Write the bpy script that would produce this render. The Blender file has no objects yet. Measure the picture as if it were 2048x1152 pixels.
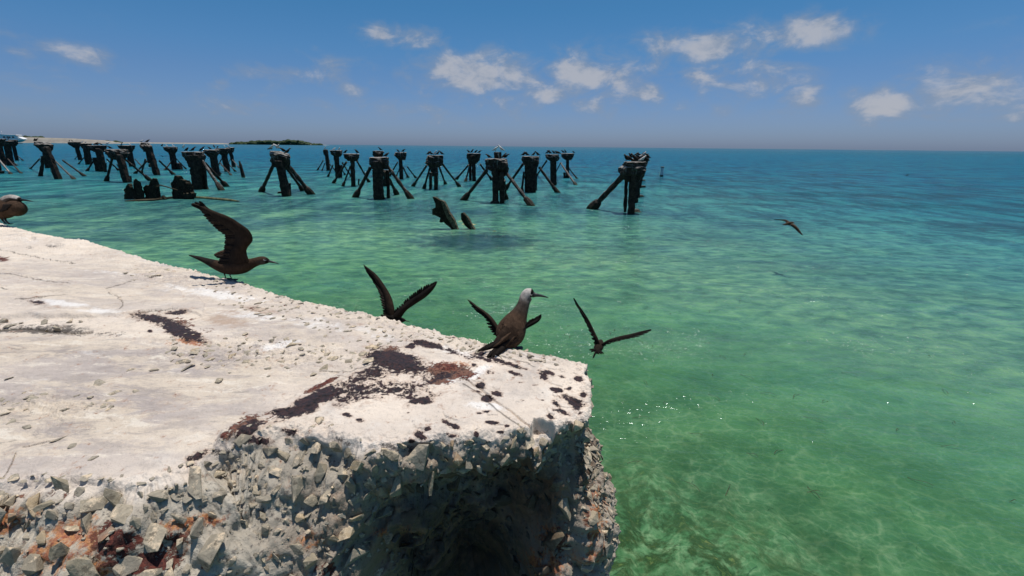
import bpy, math, random
import numpy as np
from mathutils import Vector, Matrix

random.seed(7)
rng = np.random.default_rng(7)
scene = bpy.context.scene
COL = scene.collection

# ------------------------------------------------------------------ camera
H = 3.1            # eye height above the sea
SLAB = 2.35        # height of the concrete top above the sea
FPX = 900.0        # focal length in units of a 2048-wide frame
PITCH = math.atan(283.3 / FPX)
ROLL = 0.0098
CAM = Vector((0, 0, H))
F_ = Vector((0, math.cos(PITCH), -math.sin(PITCH)))
R0 = Vector((1, 0, 0)); U0 = Vector((0, math.sin(PITCH), math.cos(PITCH)))
R_ = R0 * math.cos(ROLL) + U0 * math.sin(ROLL)
U_ = U0 * math.cos(ROLL) - R0 * math.sin(ROLL)
cam_data = bpy.data.cameras.new("camera")
cam = bpy.data.objects.new("camera", cam_data)
COL.objects.link(cam)
cam.matrix_world = Matrix(((R_.x, U_.x, -F_.x, CAM.x), (R_.y, U_.y, -F_.y, CAM.y), (R_.z, U_.z, -F_.z, CAM.z), (0, 0, 0, 1)))
cam_data.sensor_width = 36.0
cam_data.lens = 36.0 * FPX / 2048.0
cam_data.clip_start = 0.05
cam_data.clip_end = 60000.0
scene.camera = cam

# ------------------------------------------------------------------ world, sun, exposure
SUN_DIR = Vector((0.10, 0.14, 1.0)).normalized()       # towards the sun
sun_el = math.asin(SUN_DIR.z)
sun_az = math.atan2(SUN_DIR.x, SUN_DIR.y)
sl = bpy.data.lights.new("sun", 'SUN'); sl.energy = 4.2; sl.angle = math.radians(0.5); sl.color = (1.0, 0.955, 0.89)
so = bpy.data.objects.new("sun", sl); COL.objects.link(so)
so.rotation_euler = SUN_DIR.to_track_quat('Z', 'Y').to_euler()
so.location = (0, 0, 30)
scene.view_settings.view_transform = 'Standard'
scene.view_settings.look = 'None'
scene.view_settings.exposure = 0.0
scene.view_settings.gamma = 1.0
scene.view_settings.use_curve_mapping = False
scene.render.resolution_x = 1024; scene.render.resolution_y = 576
try:
    scene.cycles.max_bounces = 8
    scene.cycles.transparent_max_bounces = 16
    scene.cycles.caustics_reflective = False
    scene.cycles.caustics_refractive = False
except Exception:
    pass


def ray(x, y):
    return F_ + R_ * ((x - 1024.0) / FPX) + U_ * ((576.0 - y) / FPX)

def P(x, y, z=0.0):                       # where the sight line meets the level z
    d = ray(x, y); t = (z - H) / d.z
    return CAM + d * t

def Q(x, y, Y):                           # where it meets the upright plane at distance Y
    d = ray(x, y); return CAM + d * (Y / d.y)

def D(x, y, depth):
    return CAM + ray(x, y) * depth

Rn = np.array(R_); Un = np.array(U_); Fn = np.array(F_); Cn = np.array(CAM)
def project(p):                            # (n,3) -> frame units of 2048
    q = p - Cn; z = q @ Fn; z = np.where(np.abs(z) < 1e-6, 1e-6, z)
    return 1024 + FPX * (q @ Rn) / z, 576 - FPX * (q @ Un) / z, z


# ------------------------------------------------------------------ node helpers
class NT:
    def __init__(s, tree):
        s.t = tree; s.n = tree.nodes; s.l = tree.links
    def new(s, typ, **kw):
        n = s.n.new(typ)
        for k, v in kw.items(): setattr(n, k, v)
        return n
    def put(s, sock, v):
        if isinstance(v, bpy.types.NodeSocket): s.l.new(v, sock)
        elif isinstance(v, (tuple, list)) and len(v) == 3 and sock.type == 'RGBA': sock.default_value = (*v, 1)
        else: sock.default_value = v
    def math(s, op, a, b=None, c=None, clamp=False):
        n = s.new('ShaderNodeMath', operation=op, use_clamp=clamp)
        s.put(n.inputs[0], a)
        if b is not None: s.put(n.inputs[1], b)
        if c is not None: s.put(n.inputs[2], c)
        return n.outputs[0]
    def mix(s, f, a, b, mode='MIX'):
        n = s.new('ShaderNodeMix', data_type='RGBA', blend_type=mode)
        s.put(n.inputs[0], f); s.put(n.inputs[6], a); s.put(n.inputs[7], b)
        return n.outputs[2]
    def ss(s, v, lo, hi, a=0.0, b=1.0):
        n = s.new('ShaderNodeMapRange', interpolation_type='SMOOTHSTEP')
        s.put(n.inputs[0], v); n.inputs[1].default_value = lo; n.inputs[2].default_value = hi
        n.inputs[3].default_value = a; n.inputs[4].default_value = b
        return n.outputs[0]
    def noise(s, scale, detail=4, rough=0.55, vec=None, dist=0.0, out=0):
        n = s.new('ShaderNodeTexNoise'); n.inputs['Scale'].default_value = scale
        n.inputs['Detail'].default_value = detail; n.inputs['Roughness'].default_value = rough
        n.inputs['Distortion'].default_value = dist
        if vec is not None: s.l.new(vec, n.inputs['Vector'])
        return n.outputs[out]
    def vor(s, scale, vec=None, feature='F1', out=0):
        n = s.new('ShaderNodeTexVoronoi', feature=feature); n.inputs['Scale'].default_value = scale
        if vec is not None: s.l.new(vec, n.inputs['Vector'])
        return n.outputs[out]
    def mapping(s, vec, scale=(1, 1, 1), rot=(0, 0, 0), loc=(0, 0, 0)):
        n = s.new('ShaderNodeMapping'); s.l.new(vec, n.inputs[0])
        n.inputs[1].default_value = loc; n.inputs[2].default_value = rot; n.inputs[3].default_value = scale
        return n.outputs[0]
    def ramp(s, v, stops, interp='LINEAR'):
        n = s.new('ShaderNodeValToRGB'); s.put(n.inputs[0], v); cr = n.color_ramp; cr.interpolation = interp
        while len(cr.elements) > 1: cr.elements.remove(cr.elements[-1])
        cr.elements[0].position = stops[0][0]; cr.elements[0].color = (*stops[0][1], 1)
        for p, c in stops[1:]:
            e = cr.elements.new(p); e.color = (*c, 1)
        return n.outputs[0]
    def attr(s, name, out=2):
        n = s.new('ShaderNodeAttribute', attribute_name=name); return n.outputs[out]
    def bump(s, h, strength=0.5, dist=0.01, normal=None):
        n = s.new('ShaderNodeBump'); n.inputs['Strength'].default_value = strength
        n.inputs['Distance'].default_value = dist; s.put(n.inputs['Height'], h)
        if normal is not None: s.l.new(normal, n.inputs['Normal'])
        return n.outputs[0]

def material(name):
    m = bpy.data.materials.new(name); m.use_nodes = True
    m.node_tree.nodes.clear()
    t = NT(m.node_tree)
    out = t.new('ShaderNodeOutputMaterial')
    return m, t, out

def principled(t, out, color, rough=0.8, normal=None, spec=0.3):
    b = t.new('ShaderNodeBsdfPrincipled')
    t.put(b.inputs['Base Color'], color); t.put(b.inputs['Roughness'], rough)
    b.inputs['Specular IOR Level'].default_value = spec
    if normal is not None: t.l.new(normal, b.inputs['Normal'])
    t.l.new(b.outputs[0], out.inputs[0])
    return b

def srgb(r, g, b):
    f = lambda c: (c / 255 / 12.92) if c / 255 <= 0.04045 else ((c / 255 + 0.055) / 1.055) ** 2.4
    return (f(r), f(g), f(b))

# ------------------------------------------------------------------ sky
w = bpy.data.worlds.new("World"); scene.world = w; w.use_nodes = True
w.node_tree.nodes.clear(); t = NT(w.node_tree)
wo = t.new('ShaderNodeOutputWorld'); bg = t.new('ShaderNodeBackground')
sky = t.new('ShaderNodeTexSky', sky_type='NISHITA'); sky.sun_disc = False
sky.sun_elevation = sun_el; sky.sun_rotation = sun_az
sky.air_density = 1.0; sky.dust_density = 0.6; sky.ozone_density = 2.0
tc = t.new('ShaderNodeTexCoord'); g = tc.outputs['Generated']
sep = t.new('ShaderNodeSeparateXYZ'); t.l.new(g, sep.inputs[0])
el = t.math('ARCSINE', sep.outputs[2]); az = t.math('ARCTAN2', sep.outputs[0], sep.outputs[1])
# moist summer air: duller and greyer towards the horizon
tint = t.ramp(t.math('DIVIDE', el, math.radians(90)), [
    (0.0, (0.44, 0.60, 1.10)), (0.035, (0.455, 0.60, 0.99)), (0.08, (0.41, 0.62, 0.94)), (0.11, (0.36, 0.66, 0.95)), (0.158, (0.30, 0.68, 0.93)), (0.32, (0.34, 0.68, 0.88)), (1.0, (0.78, 0.82, 0.85))])
skyc = t.mix(1.0, sky.outputs[0], tint, 'MULTIPLY')
comb = t.new('ShaderNodeCombineXYZ'); t.l.new(az, comb.inputs[0]); t.l.new(t.math('MULTIPLY', el, 1.7), comb.inputs[1])
cn = t.noise(13, 10, 0.58, comb.outputs[0], 0.4)
cn2 = t.noise(40, 5, 0.6, comb.outputs[0], 0.2)
# every cloud of the photograph: x, y, half width, half height, strength
clouds = [(757, 70, 30, 16, .9), (828, 76, 46, 18, .75), (905, 105, 22, 12, .45), (870, 120, 40, 14, .4), (960, 148, 105, 34, .95), (1000, 158, 60, 30, .6), (1085, 188, 40, 26, .9),
          (1000, 205, 110, 30, .45), (1192, 148, 85, 36, .95), (1180, 208, 40, 14, .6), (1300, 183, 42, 18, .7), (1435, 92, 120, 28, .95), (1455, 150, 115, 40, .62), (1620, 68, 72, 28, 1.0),
          (1605, 204, 34, 20, 1.0), (1590, 150, 50, 28, .35), (1935, 165, 105, 36, .85), (1765, 210, 55, 26, .9), (1720, 188, 40, 14, .5), (155, 108, 62, 17, .8), (38, 108, 30, 12, .6), (200, 125, 36, 9, .4),
          (520, 148, 55, 15, .55), (615, 152, 70, 17, .6), (695, 178, 34, 13, .55), (445, 168, 22, 10, .5), (555, 175, 30, 10, .4), (755, 208, 46, 13, .5), (630, 97, 16, 8, .3), (745, 160, 22, 10, .35),
          (866, 192, 24, 10, .4), (1240, 200, 26, 26, .6), (1360, 215, 80, 18, .3), (1435, 215, 24, 16, .45), (640, 212, 60, 16, .25), (860, 225, 100, 18, .3), (1120, 240, 160, 18, .28), (1560, 225, 110, 22, .22), (2030, 90, 40, 16, .2)]
acc = None
for (cx, cy, rx, ry, st) in clouds:
    d0 = ray(cx, cy).normalized(); dx = ray(cx + rx, cy).normalized(); dy = ray(cx, cy - ry).normalized()
    a0 = math.atan2(d0.x, d0.y); e0 = math.asin(d0.z)
    ra = abs(math.atan2(dx.x, dx.y) - a0); re = abs(math.asin(dy.z) - e0)
    u = t.math('MULTIPLY', t.math('SUBTRACT', az, a0), 0.88 / ra); v = t.math('MULTIPLY', t.math('SUBTRACT', el, e0), 0.85 / re)
    r2 = t.math('ADD', t.math('MULTIPLY', u, u), t.math('MULTIPLY', v, v))
    m = t.math('MULTIPLY', t.math('POWER', 2.718, t.math('MULTIPLY', r2, -0.62)), st)
    acc = m if acc is None else t.math('MAXIMUM', acc, m)
# the rest of the sky keeps a scatter of the same fair-weather clouds
far_n = t.noise(3.2, 4, 0.5, comb.outputs[0])
rest = t.math('MULTIPLY', t.ss(far_n, 0.56, 0.72), t.math('MULTIPLY', t.ss(t.math('ABSOLUTE', az), 0.95, 1.15), t.ss(el, 0.0, 0.06)))
acc = t.math('MAXIMUM', acc, t.math('MULTIPLY', rest, 0.8))
veil = t.math('MULTIPLY', t.math('MULTIPLY', t.ss(t.noise(4.5, 6, 0.6, t.mapping(comb.outputs[0], (0.7, 1.6, 1), (0, 0, 0), (1.3, 0.2, 0))), 0.40, 0.68), 0.42), t.math('MULTIPLY', t.ss(el, 0.015, 0.05), t.ss(el, 0.22, 0.10)))
acc = t.math('MAXIMUM', acc, veil)
dens = t.math('ADD', acc, t.math('MULTIPLY', t.math('SUBTRACT', cn, 0.5), 2.0))
dens = t.math('ADD', dens, t.math('MULTIPLY', t.math('SUBTRACT', cn2, 0.5), 0.35))
dens = t.math('MULTIPLY', t.ss(dens, 0.08, 1.0), t.ss(acc, 0.03, 0.28))
puff = t.ss(t.math('ADD', dens, t.math('MULTIPLY', t.math('SUBTRACT', t.noise(22, 7, 0.62, t.mapping(comb.outputs[0], (1, 1, 1), (0, 0, 0), (0.0, -0.012, 0)), 0.3), 0.5), 2.2)), 0.35, 1.15)
ccol = t.mix(puff, (2.9, 3.5, 4.5), (5.6, 5.6, 5.9))
skyc = t.mix(t.math('MULTIPLY', dens, 0.78), skyc, ccol)
t.l.new(skyc, bg.inputs[0]); bg.inputs[1].default_value = 0.085
t.l.new(bg.outputs[0], wo.inputs[0])


# ------------------------------------------------------------------ numeric noise
_perm = rng.permutation(256); _perm = np.concatenate([_perm, _perm, _perm])
_grad = rng.normal(size=(256, 3)); _grad /= np.linalg.norm(_grad, axis=1)[:, None]
def pnoise(p):
    i = np.floor(p).astype(np.int64); f = p - i; i &= 255
    u = f * f * f * (f * (f * 6 - 15) + 10)
    out = 0
    for dx in (0, 1):
        wx = u[:, 0] if dx else 1 - u[:, 0]
        for dy in (0, 1):
            wy = u[:, 1] if dy else 1 - u[:, 1]
            for dz in (0, 1):
                wz = u[:, 2] if dz else 1 - u[:, 2]
                h = _perm[_perm[_perm[i[:, 0] + dx] + i[:, 1] + dy] + i[:, 2] + dz]
                gv = _grad[h]
                out = out + wx * wy * wz * (gv[:, 0] * (f[:, 0] - dx) + gv[:, 1] * (f[:, 1] - dy) + gv[:, 2] * (f[:, 2] - dz))
    return out * 1.6
def fbm(p, freq, octs=4, gain=0.5, off=0.0):
    a = 1; s = 0; q = p * freq + off
    for _ in range(octs):
        s = s + a * pnoise(q); q = q * 2.03 + 17.3; a *= gain
    return s
def sstep(x, a, b):
    k = np.clip((x - a) / (b - a), 0, 1); return k * k * (3 - 2 * k)

# ------------------------------------------------------------------ object helpers
def link(name, mesh, mat=None, parent=None, smooth=True):
    o = bpy.data.objects.new(name, mesh); COL.objects.link(o)
    if mat is not None and not mesh.materials: mesh.materials.append(mat)
    if smooth and len(mesh.polygons): mesh.polygons.foreach_set('use_smooth', [True] * len(mesh.polygons))
    if parent is not None:
        o.parent = parent
        o.matrix_parent_inverse = parent_world(parent).inverted()
    return o
def parent_world(p):
    m = p.matrix_basis.copy()
    q = p
    while q.parent is not None:
        m = q.parent.matrix_basis @ q.matrix_parent_inverse @ m if False else (q.parent.matrix_basis @ q.matrix_parent_inverse @ m)
        q = q.parent
    return m
def tag(o, label=None, cat=None, group=None, kind=None):
    if label: o['label'] = label
    if cat: o['category'] = cat
    if group: o['group'] = group
    if kind: o['kind'] = kind
    return o
def empty(name, loc):
    o = bpy.data.objects.new(name, None); o.location = loc; o.empty_display_size = 0.1
    COL.objects.link(o); return o
def mesh_from(name, v, f):
    me = bpy.data.meshes.new(name); me.from_pydata([tuple(a) for a in v], [], f); me.update(); return me
def mesh_np(name, v, quads):
    me = bpy.data.meshes.new(name)
    me.vertices.add(len(v)); me.vertices.foreach_set('co', np.asarray(v, np.float32).ravel())
    n = len(quads); k = quads.shape[1]
    me.loops.add(n * k); me.loops.foreach_set('vertex_index', quads.astype(np.int32).ravel())
    me.polygons.add(n); me.polygons.foreach_set('loop_start', np.arange(0, n * k, k, dtype=np.int32))
    me.polygons.foreach_set('loop_total', np.full(n, k, np.int32))
    me.update(calc_edges=True); me.validate(); return me
def set_attr(me, name, arr):
    a = me.attributes.new(name, 'FLOAT', 'POINT'); a.data.foreach_set('value', np.asarray(arr, np.float32))
def set_col(me, name, arr):
    a = me.attributes.new(name, 'FLOAT_COLOR', 'POINT')
    c = np.ones((len(arr), 4), np.float32); c[:, :3] = arr; a.data.foreach_set('color', c.ravel())
def catmull(pts, n):
    pts = np.array(pts, float); m = len(pts); out = []
    for k in range(n):
        s = k / (n - 1) * (m - 1); i = min(int(s), m - 2); f = s - i
        p0 = pts[max(i - 1, 0)]; p1 = pts[i]; p2 = pts[i + 1]; p3 = pts[min(i + 2, m - 1)]
        out.append(0.5 * ((2 * p1) + (-p0 + p2) * f + (2 * p0 - 5 * p1 + 4 * p2 - p3) * f * f + (-p0 + 3 * p1 - 3 * p2 + p3) * f ** 3))
    return np.array(out)

# ------------------------------------------------------------------ materials
def concrete_material():
    m, t, out = material('weathered concrete')
    gm = t.new('ShaderNodeNewGeometry'); pos = gm.outputs['Position']
    big = t.noise(2.2, 5, 0.6, pos); mid = t.noise(11, 5, 0.65, pos); fine = t.noise(90, 4, 0.7, pos); grit = t.noise(340, 3, 0.7, pos)
    c = t.mix(t.ss(big, 0.35, 0.68), (0.80, 0.69, 0.575), (0.68, 0.585, 0.49))
    c = t.mix(t.math('MULTIPLY', t.ss(t.noise(1.3, 7, 0.7, pos, 0.8), 0.46, 0.60), 0.45), c, (0.56, 0.485, 0.425))
    c = t.mix(t.math('MULTIPLY', t.ss(mid, 0.48, 0.75), 0.45), c, (0.80, 0.755, 0.69))
    c = t.mix(t.math('MULTIPLY', t.ss(t.noise(5, 7, 0.75, pos, 0.6), 0.50, 0.66), 0.55), c, (0.40, 0.36, 0.33))
    c = t.mix(t.math('MULTIPLY', t.ss(t.noise(26, 6, 0.8, pos, 0.5), 0.57, 0.66), 0.5), c, (0.30, 0.27, 0.24))
    gr = t.attr('grime'); sv = t.mapping(pos, (0.30, 1, 1), (0, 0, -0.42))
    g1 = t.noise(7, 9, 0.72, sv, 0.8); g2 = t.noise(17, 8, 0.76, sv, 0.5); g3 = t.noise(48, 6, 0.75, sv, 0.3)
    gc = t.mix(t.ss(g1, 0.42, 0.56), (0.42, 0.365, 0.335), (0.60, 0.51, 0.41))
    gc = t.mix(t.math('MULTIPLY', t.ss(g2, 0.50, 0.60), 0.75), gc, (0.33, 0.285, 0.26))
    gc = t.mix(t.math('MULTIPLY', t.ss(g2, 0.46, 0.38), 0.8), gc, (0.72, 0.65, 0.55))
    gc = t.mix(t.math('MULTIPLY', t.ss(g3, 0.58, 0.66), 0.6), gc, (0.23, 0.20, 0.175))
    c = t.mix(t.math('MULTIPLY', gr, t.ss(t.math('ADD', gr, t.math('MULTIPLY', t.math('SUBTRACT', g1, 0.5), 1.5)), 0.1, 0.35)), c, gc)
    # lime and guano wash, with ragged flaking edges
    wn = t.math('ADD', t.attr('white'), t.math('MULTIPLY', t.math('SUBTRACT', t.noise(16, 7, 0.72, pos, 0.5), 0.5), 1.7))
    c = t.mix(t.math('MULTIPLY', t.ss(wn, 0.38, 0.85), 0.62), c, (0.86, 0.845, 0.82))
    tn = t.math('ADD', t.attr('tan'), t.math('MULTIPLY', t.math('SUBTRACT', t.noise(19, 6, 0.7, pos), 0.5), 1.3))
    c = t.mix(t.math('MULTIPLY', t.ss(tn, 0.35, 0.75), 0.75), c, (0.40, 0.285, 0.21))
    # speckles of grit
    c = t.mix(t.math('MULTIPLY', t.ss(grit, 0.60, 0.72), 0.55), c, (0.20, 0.165, 0.14))
    c = t.mix(t.math('MULTIPLY', t.ss(fine, 0.56, 0.72), 0.28), c, (0.34, 0.29, 0.25))
    # broken face: greyer binder between the stones
    fc = t.mix(t.ss(mid, 0.35, 0.65), (0.53, 0.475, 0.39), (0.38, 0.335, 0.27))
    fc = t.mix(t.ss(fine, 0.52, 0.70), fc, (0.15, 0.135, 0.12))
    fc = t.mix(t.math('MULTIPLY', t.attr('undercut_shade'), 0.9), fc, t.mix(t.ss(mid, 0.4, 0.6), (0.080, 0.048, 0.029), (0.22, 0.125, 0.068)))  # shade of the undercut painted into the binder as dark brown
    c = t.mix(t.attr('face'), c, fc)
    c = t.mix(t.math('MULTIPLY', t.ss(t.math('ADD', t.attr('blotch_shade'), t.math('MULTIPLY', t.math('SUBTRACT', t.noise(38, 8, 0.85, pos, 0.6), 0.5), 3.4)), 0.62, 0.74), 0.85), c, (0.060, 0.052, 0.048))  # dark blotches; shade of crevice, ledge and pits is painted in too
    c = t.mix(t.math('MULTIPLY', t.attr('crack'), 0.85), c, (0.10, 0.085, 0.07))
    # rust and bitumen crusts
    fr = t.noise(70, 6, 0.75, pos)
    jig = t.math('ADD', t.math('MULTIPLY', t.math('SUBTRACT', fr, 0.5), 1.3), t.math('MULTIPLY', t.math('SUBTRACT', t.noise(24, 5, 0.65, pos, 0.8), 0.5), 1.7))
    on = t.math('ADD', t.attr('orange'), t.math('MULTIPLY', jig, 1.2))
    c = t.mix(t.math('MULTIPLY', t.ss(on, 0.30, 0.75), 0.85), c, t.mix(t.ss(fine, 0.4, 0.6), (0.50, 0.20, 0.055), (0.30, 0.075, 0.03)))
    rn = t.ss(t.math('ADD', t.attr('rust'), jig), 0.40, 0.56)
    c = t.mix(rn, c, t.mix(t.ss(fr, 0.4, 0.62), (0.055, 0.022, 0.020), (0.17, 0.05, 0.035)))
    c = t.mix(t.math('MULTIPLY', t.ss(t.math('ADD', t.attr('tar'), jig), 0.12, 0.46), 0.42), c, (0.36, 0.22, 0.15))
    tm = t.ss(t.math('ADD', t.attr('tar'), t.math('MULTIPLY', jig, 0.9)), 0.44, 0.54)
    c = t.mix(tm, c, t.mix(t.ss(fine, 0.4, 0.64), (0.020, 0.017, 0.021), (0.060, 0.030, 0.030)))
    h = t.math('ADD', t.math('MULTIPLY', fine, 0.6), t.math('MULTIPLY', grit, 0.35))
    h = t.math('ADD', h, t.math('MULTIPLY', mid, 0.8))
    crust = t.math('MAXIMUM', tm, rn)
    h = t.math('ADD', h, t.math('MULTIPLY', crust, t.math('ADD', 0.35, t.math('MULTIPLY', t.noise(150, 4, 0.7, pos), 1.0))))
    h = t.math('ADD', h, t.math('MULTIPLY', t.noise(32, 5, 0.75, pos), 1.5))
    nrm = t.bump(h, 0.7, 0.007)
    principled(t, out, c, t.math('SUBTRACT', 0.92, t.math('MULTIPLY', tm, 0.32)), nrm, 0.25)
    return m

def stone_material():
    m, t, out = material('crushed grey stone')
    oi = t.new('ShaderNodeObjectInfo'); gm = t.new('ShaderNodeNewGeometry'); pos = gm.outputs['Position']
    r = oi.outputs['Random']
    c = t.ramp(r, [(0.0, (0.20, 0.195, 0.175)), (0.18, (0.29, 0.285, 0.26)), (0.34, (0.215, 0.205, 0.165)), (0.5, (0.33, 0.305, 0.245)), (0.64, (0.24, 0.235, 0.21)), (0.8, (0.35, 0.33, 0.28)), (0.95, (0.35, 0.29, 0.20)), (1.0, (0.24, 0.15, 0.11))])
    n1 = t.noise(38, 6, 0.7, pos, 0.4); n2 = t.noise(210, 4, 0.7, pos)
    st = t.new('ShaderNodeTexNoise'); st.inputs['Scale'].default_value = 30
    t.l.new(t.mapping(pos, (1, 1, 7), (0.5, 0.3, 0)), st.inputs['Vector']); st.inputs['Detail'].default_value = 5
    c = t.mix(t.math('MULTIPLY', t.ss(n1, 0.4, 0.7), 0.55), c, (0.13, 0.13, 0.12))
    c = t.mix(t.math('MULTIPLY', t.ss(st.outputs[0], 0.5, 0.68), 0.45), c, (0.40, 0.385, 0.34))
    c = t.mix(t.math('MULTIPLY', t.ss(n2, 0.55, 0.7), 0.3), c, (0.5, 0.47, 0.42))
    # mortar still sticking to them
    c = t.mix(t.math('MULTIPLY', t.ss(t.noise(24, 7, 0.8, pos), 0.52, 0.60), 0.85), c, (0.56, 0.50, 0.41))
    c = t.mix(t.math('MULTIPLY', t.ss(t.noise(55, 6, 0.75, pos), 0.56, 0.62), 0.6), c, (0.07, 0.062, 0.05))
    px_ = t.new('ShaderNodeSeparateXYZ'); t.l.new(pos, px_.inputs[0])
    cavity_shade = t.math('MULTIPLY', t.math('MULTIPLY', t.ss(px_.outputs[0], -0.40, -0.27), t.ss(px_.outputs[0], 0.17, 0.12)), t.math('MULTIPLY', t.ss(px_.outputs[2], 2.27, 2.19), t.ss(px_.outputs[1], 1.7, 1.5)))
    c = t.mix(1.0, c, (1.20, 1.07, 0.91), 'MULTIPLY')
    c = t.mix(t.math('MULTIPLY', cavity_shade, 0.82), c, (0.060, 0.040, 0.026))  # shade inside the undercut painted onto the stones by position
    nrm = t.bump(t.math('ADD', n1, t.math('MULTIPLY', n2, 0.4)), 0.7, 0.005)
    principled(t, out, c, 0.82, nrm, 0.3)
    return m

def iron_material():
    m, t, out = material('rotten iron and concrete')
    gm = t.new('ShaderNodeNewGeometry'); pos = gm.outputs['Position']
    oi = t.new('ShaderNodeObjectInfo')
    n1 = t.noise(5, 6, 0.7, pos); n2 = t.noise(23, 5, 0.7, pos)
    c = t.mix(t.ss(n1, 0.38, 0.68), (0.014, 0.011, 0.009), (0.066, 0.042, 0.030))
    c = t.mix(t.ss(n2, 0.55, 0.75), c, (0.042, 0.032, 0.025))
    sp = t.new('ShaderNodeSeparateXYZ'); t.l.new(gm.outputs['Normal'], sp.inputs[0])
    pz = t.new('ShaderNodeSeparateXYZ'); t.l.new(pos, pz.inputs[0])
    # droppings lie where a bird can stand, and run down a little way
    top = t.math('MULTIPLY', t.ss(sp.outputs[2], 0.35, 0.85), t.ss(t.math('ADD', n2, t.math('MULTIPLY', t.attr('guano'), 0.5)), 0.50, 0.72))
    strk = t.noise(9, 4, 0.6, t.mapping(pos, (1, 1, 0.12)))
    run = t.math('MULTIPLY', t.ss(strk, 0.54, 0.68), t.attr('guano'))
    c = t.mix(t.math('MULTIPLY', top, 0.7), c, (0.40, 0.38, 0.35))
    c = t.mix(t.math('MULTIPLY', run, 0.85), c, (0.40, 0.37, 0.335))
    # weed and slime at the waterline
    c = t.mix(t.math('MULTIPLY', t.ss(pz.outputs[2], 0.32, 0.02), 0.6), c, (0.022, 0.030, 0.013))
    nrm = t.bump(t.math('ADD', n1, n2), 0.8, 0.06)
    principled(t, out, c, 0.85, nrm, 0.2)
    return m

def wreck_material():
    m, t, out = material('wreck plate')
    gm = t.new('ShaderNodeNewGeometry'); pos = gm.outputs['Position']
    n1 = t.noise(4, 7, 0.7, pos); n2 = t.noise(18, 6, 0.75, pos)
    c = t.mix(t.ss(n1, 0.35, 0.7), (0.012, 0.010, 0.008), (0.045, 0.033, 0.020))
    c = t.mix(t.ss(n2, 0.52, 0.68), c, (0.105, 0.085, 0.055))
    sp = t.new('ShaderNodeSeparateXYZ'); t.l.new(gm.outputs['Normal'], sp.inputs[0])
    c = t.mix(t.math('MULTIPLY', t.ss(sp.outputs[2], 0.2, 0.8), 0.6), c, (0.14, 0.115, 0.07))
    principled(t, out, c, 0.9, t.bump(t.math('ADD', n1, n2), 0.9, 0.08), 0.2)
    return m

def plumage_material(name='brown plumage', scale=1.0):
    m, t, out = material(name)
    tc = t.new('ShaderNodeTexCoord'); pos = tc.outputs['Object']
    gm = t.new('ShaderNodeNewGeometry'); wp = gm.outputs['Position']
    c = t.attr('tone', 0)
    st = t.noise(95 * scale, 5, 0.7, t.mapping(wp, (1, 1, 0.33), (0.35, 0.5, 0.2)), 0.3)
    sc = t.vor(75 * scale, t.mapping(wp, (1, 1, 0.55), (0.2, 0.5, 0)))
    n = t.noise(22 * scale, 5, 0.65, wp)
    f = t.math('ADD', t.math('MULTIPLY', st, 0.7), t.math('MULTIPLY', n, 0.6))
    c2 = t.mix(1.0, c, t.mix(t.ss(f, 0.42, 0.90), (0.52, 0.50, 0.50), (1.35, 1.30, 1.25)), 'MULTIPLY')
    h = t.math('ADD', st, t.math('MULTIPLY', sc, 0.5))
    b = principled(t, out, c2, 0.8, t.bump(h, 0.6, 0.004 / scale), 0.08)
    return m

def flat_material(name, col, rough=0.6, spec=0.4, grain=0.0, gscale=60):
    m, t, out = material(name)
    gm = t.new('ShaderNodeNewGeometry')
    n = t.noise(gscale, 5, 0.65, gm.outputs['Position'])
    c = t.mix(t.ss(n, 0.35, 0.7), tuple(x * (1 - grain) for x in col), tuple(min(1, x * (1 + grain)) for x in col))
    principled(t, out, c, rough, t.bump(n, 0.2, 0.002), spec)
    return m

M_conc = concrete_material(); M_stone = stone_material(); M_iron = iron_material(); M_wreck = wreck_material()
M_plume = plumage_material()
M_bill = flat_material('black horn', (0.018, 0.018, 0.017), 0.35, 0.5, 0.3, 300)
M_leg = flat_material('dark leg skin', (0.025, 0.021, 0.019), 0.6, 0.4, 0.3, 200)
M_eye = flat_material('wet eye', (0.006, 0.005, 0.005), 0.08, 0.6)
M_ring = flat_material('white eyelid', (0.62, 0.62, 0.60), 0.6, 0.3)
M_white = flat_material('white paint', (0.75, 0.75, 0.73), 0.5, 0.4, 0.12, 2)
M_glass = flat_material('dark cabin glass', (0.02, 0.025, 0.03), 0.15, 0.5)

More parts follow.
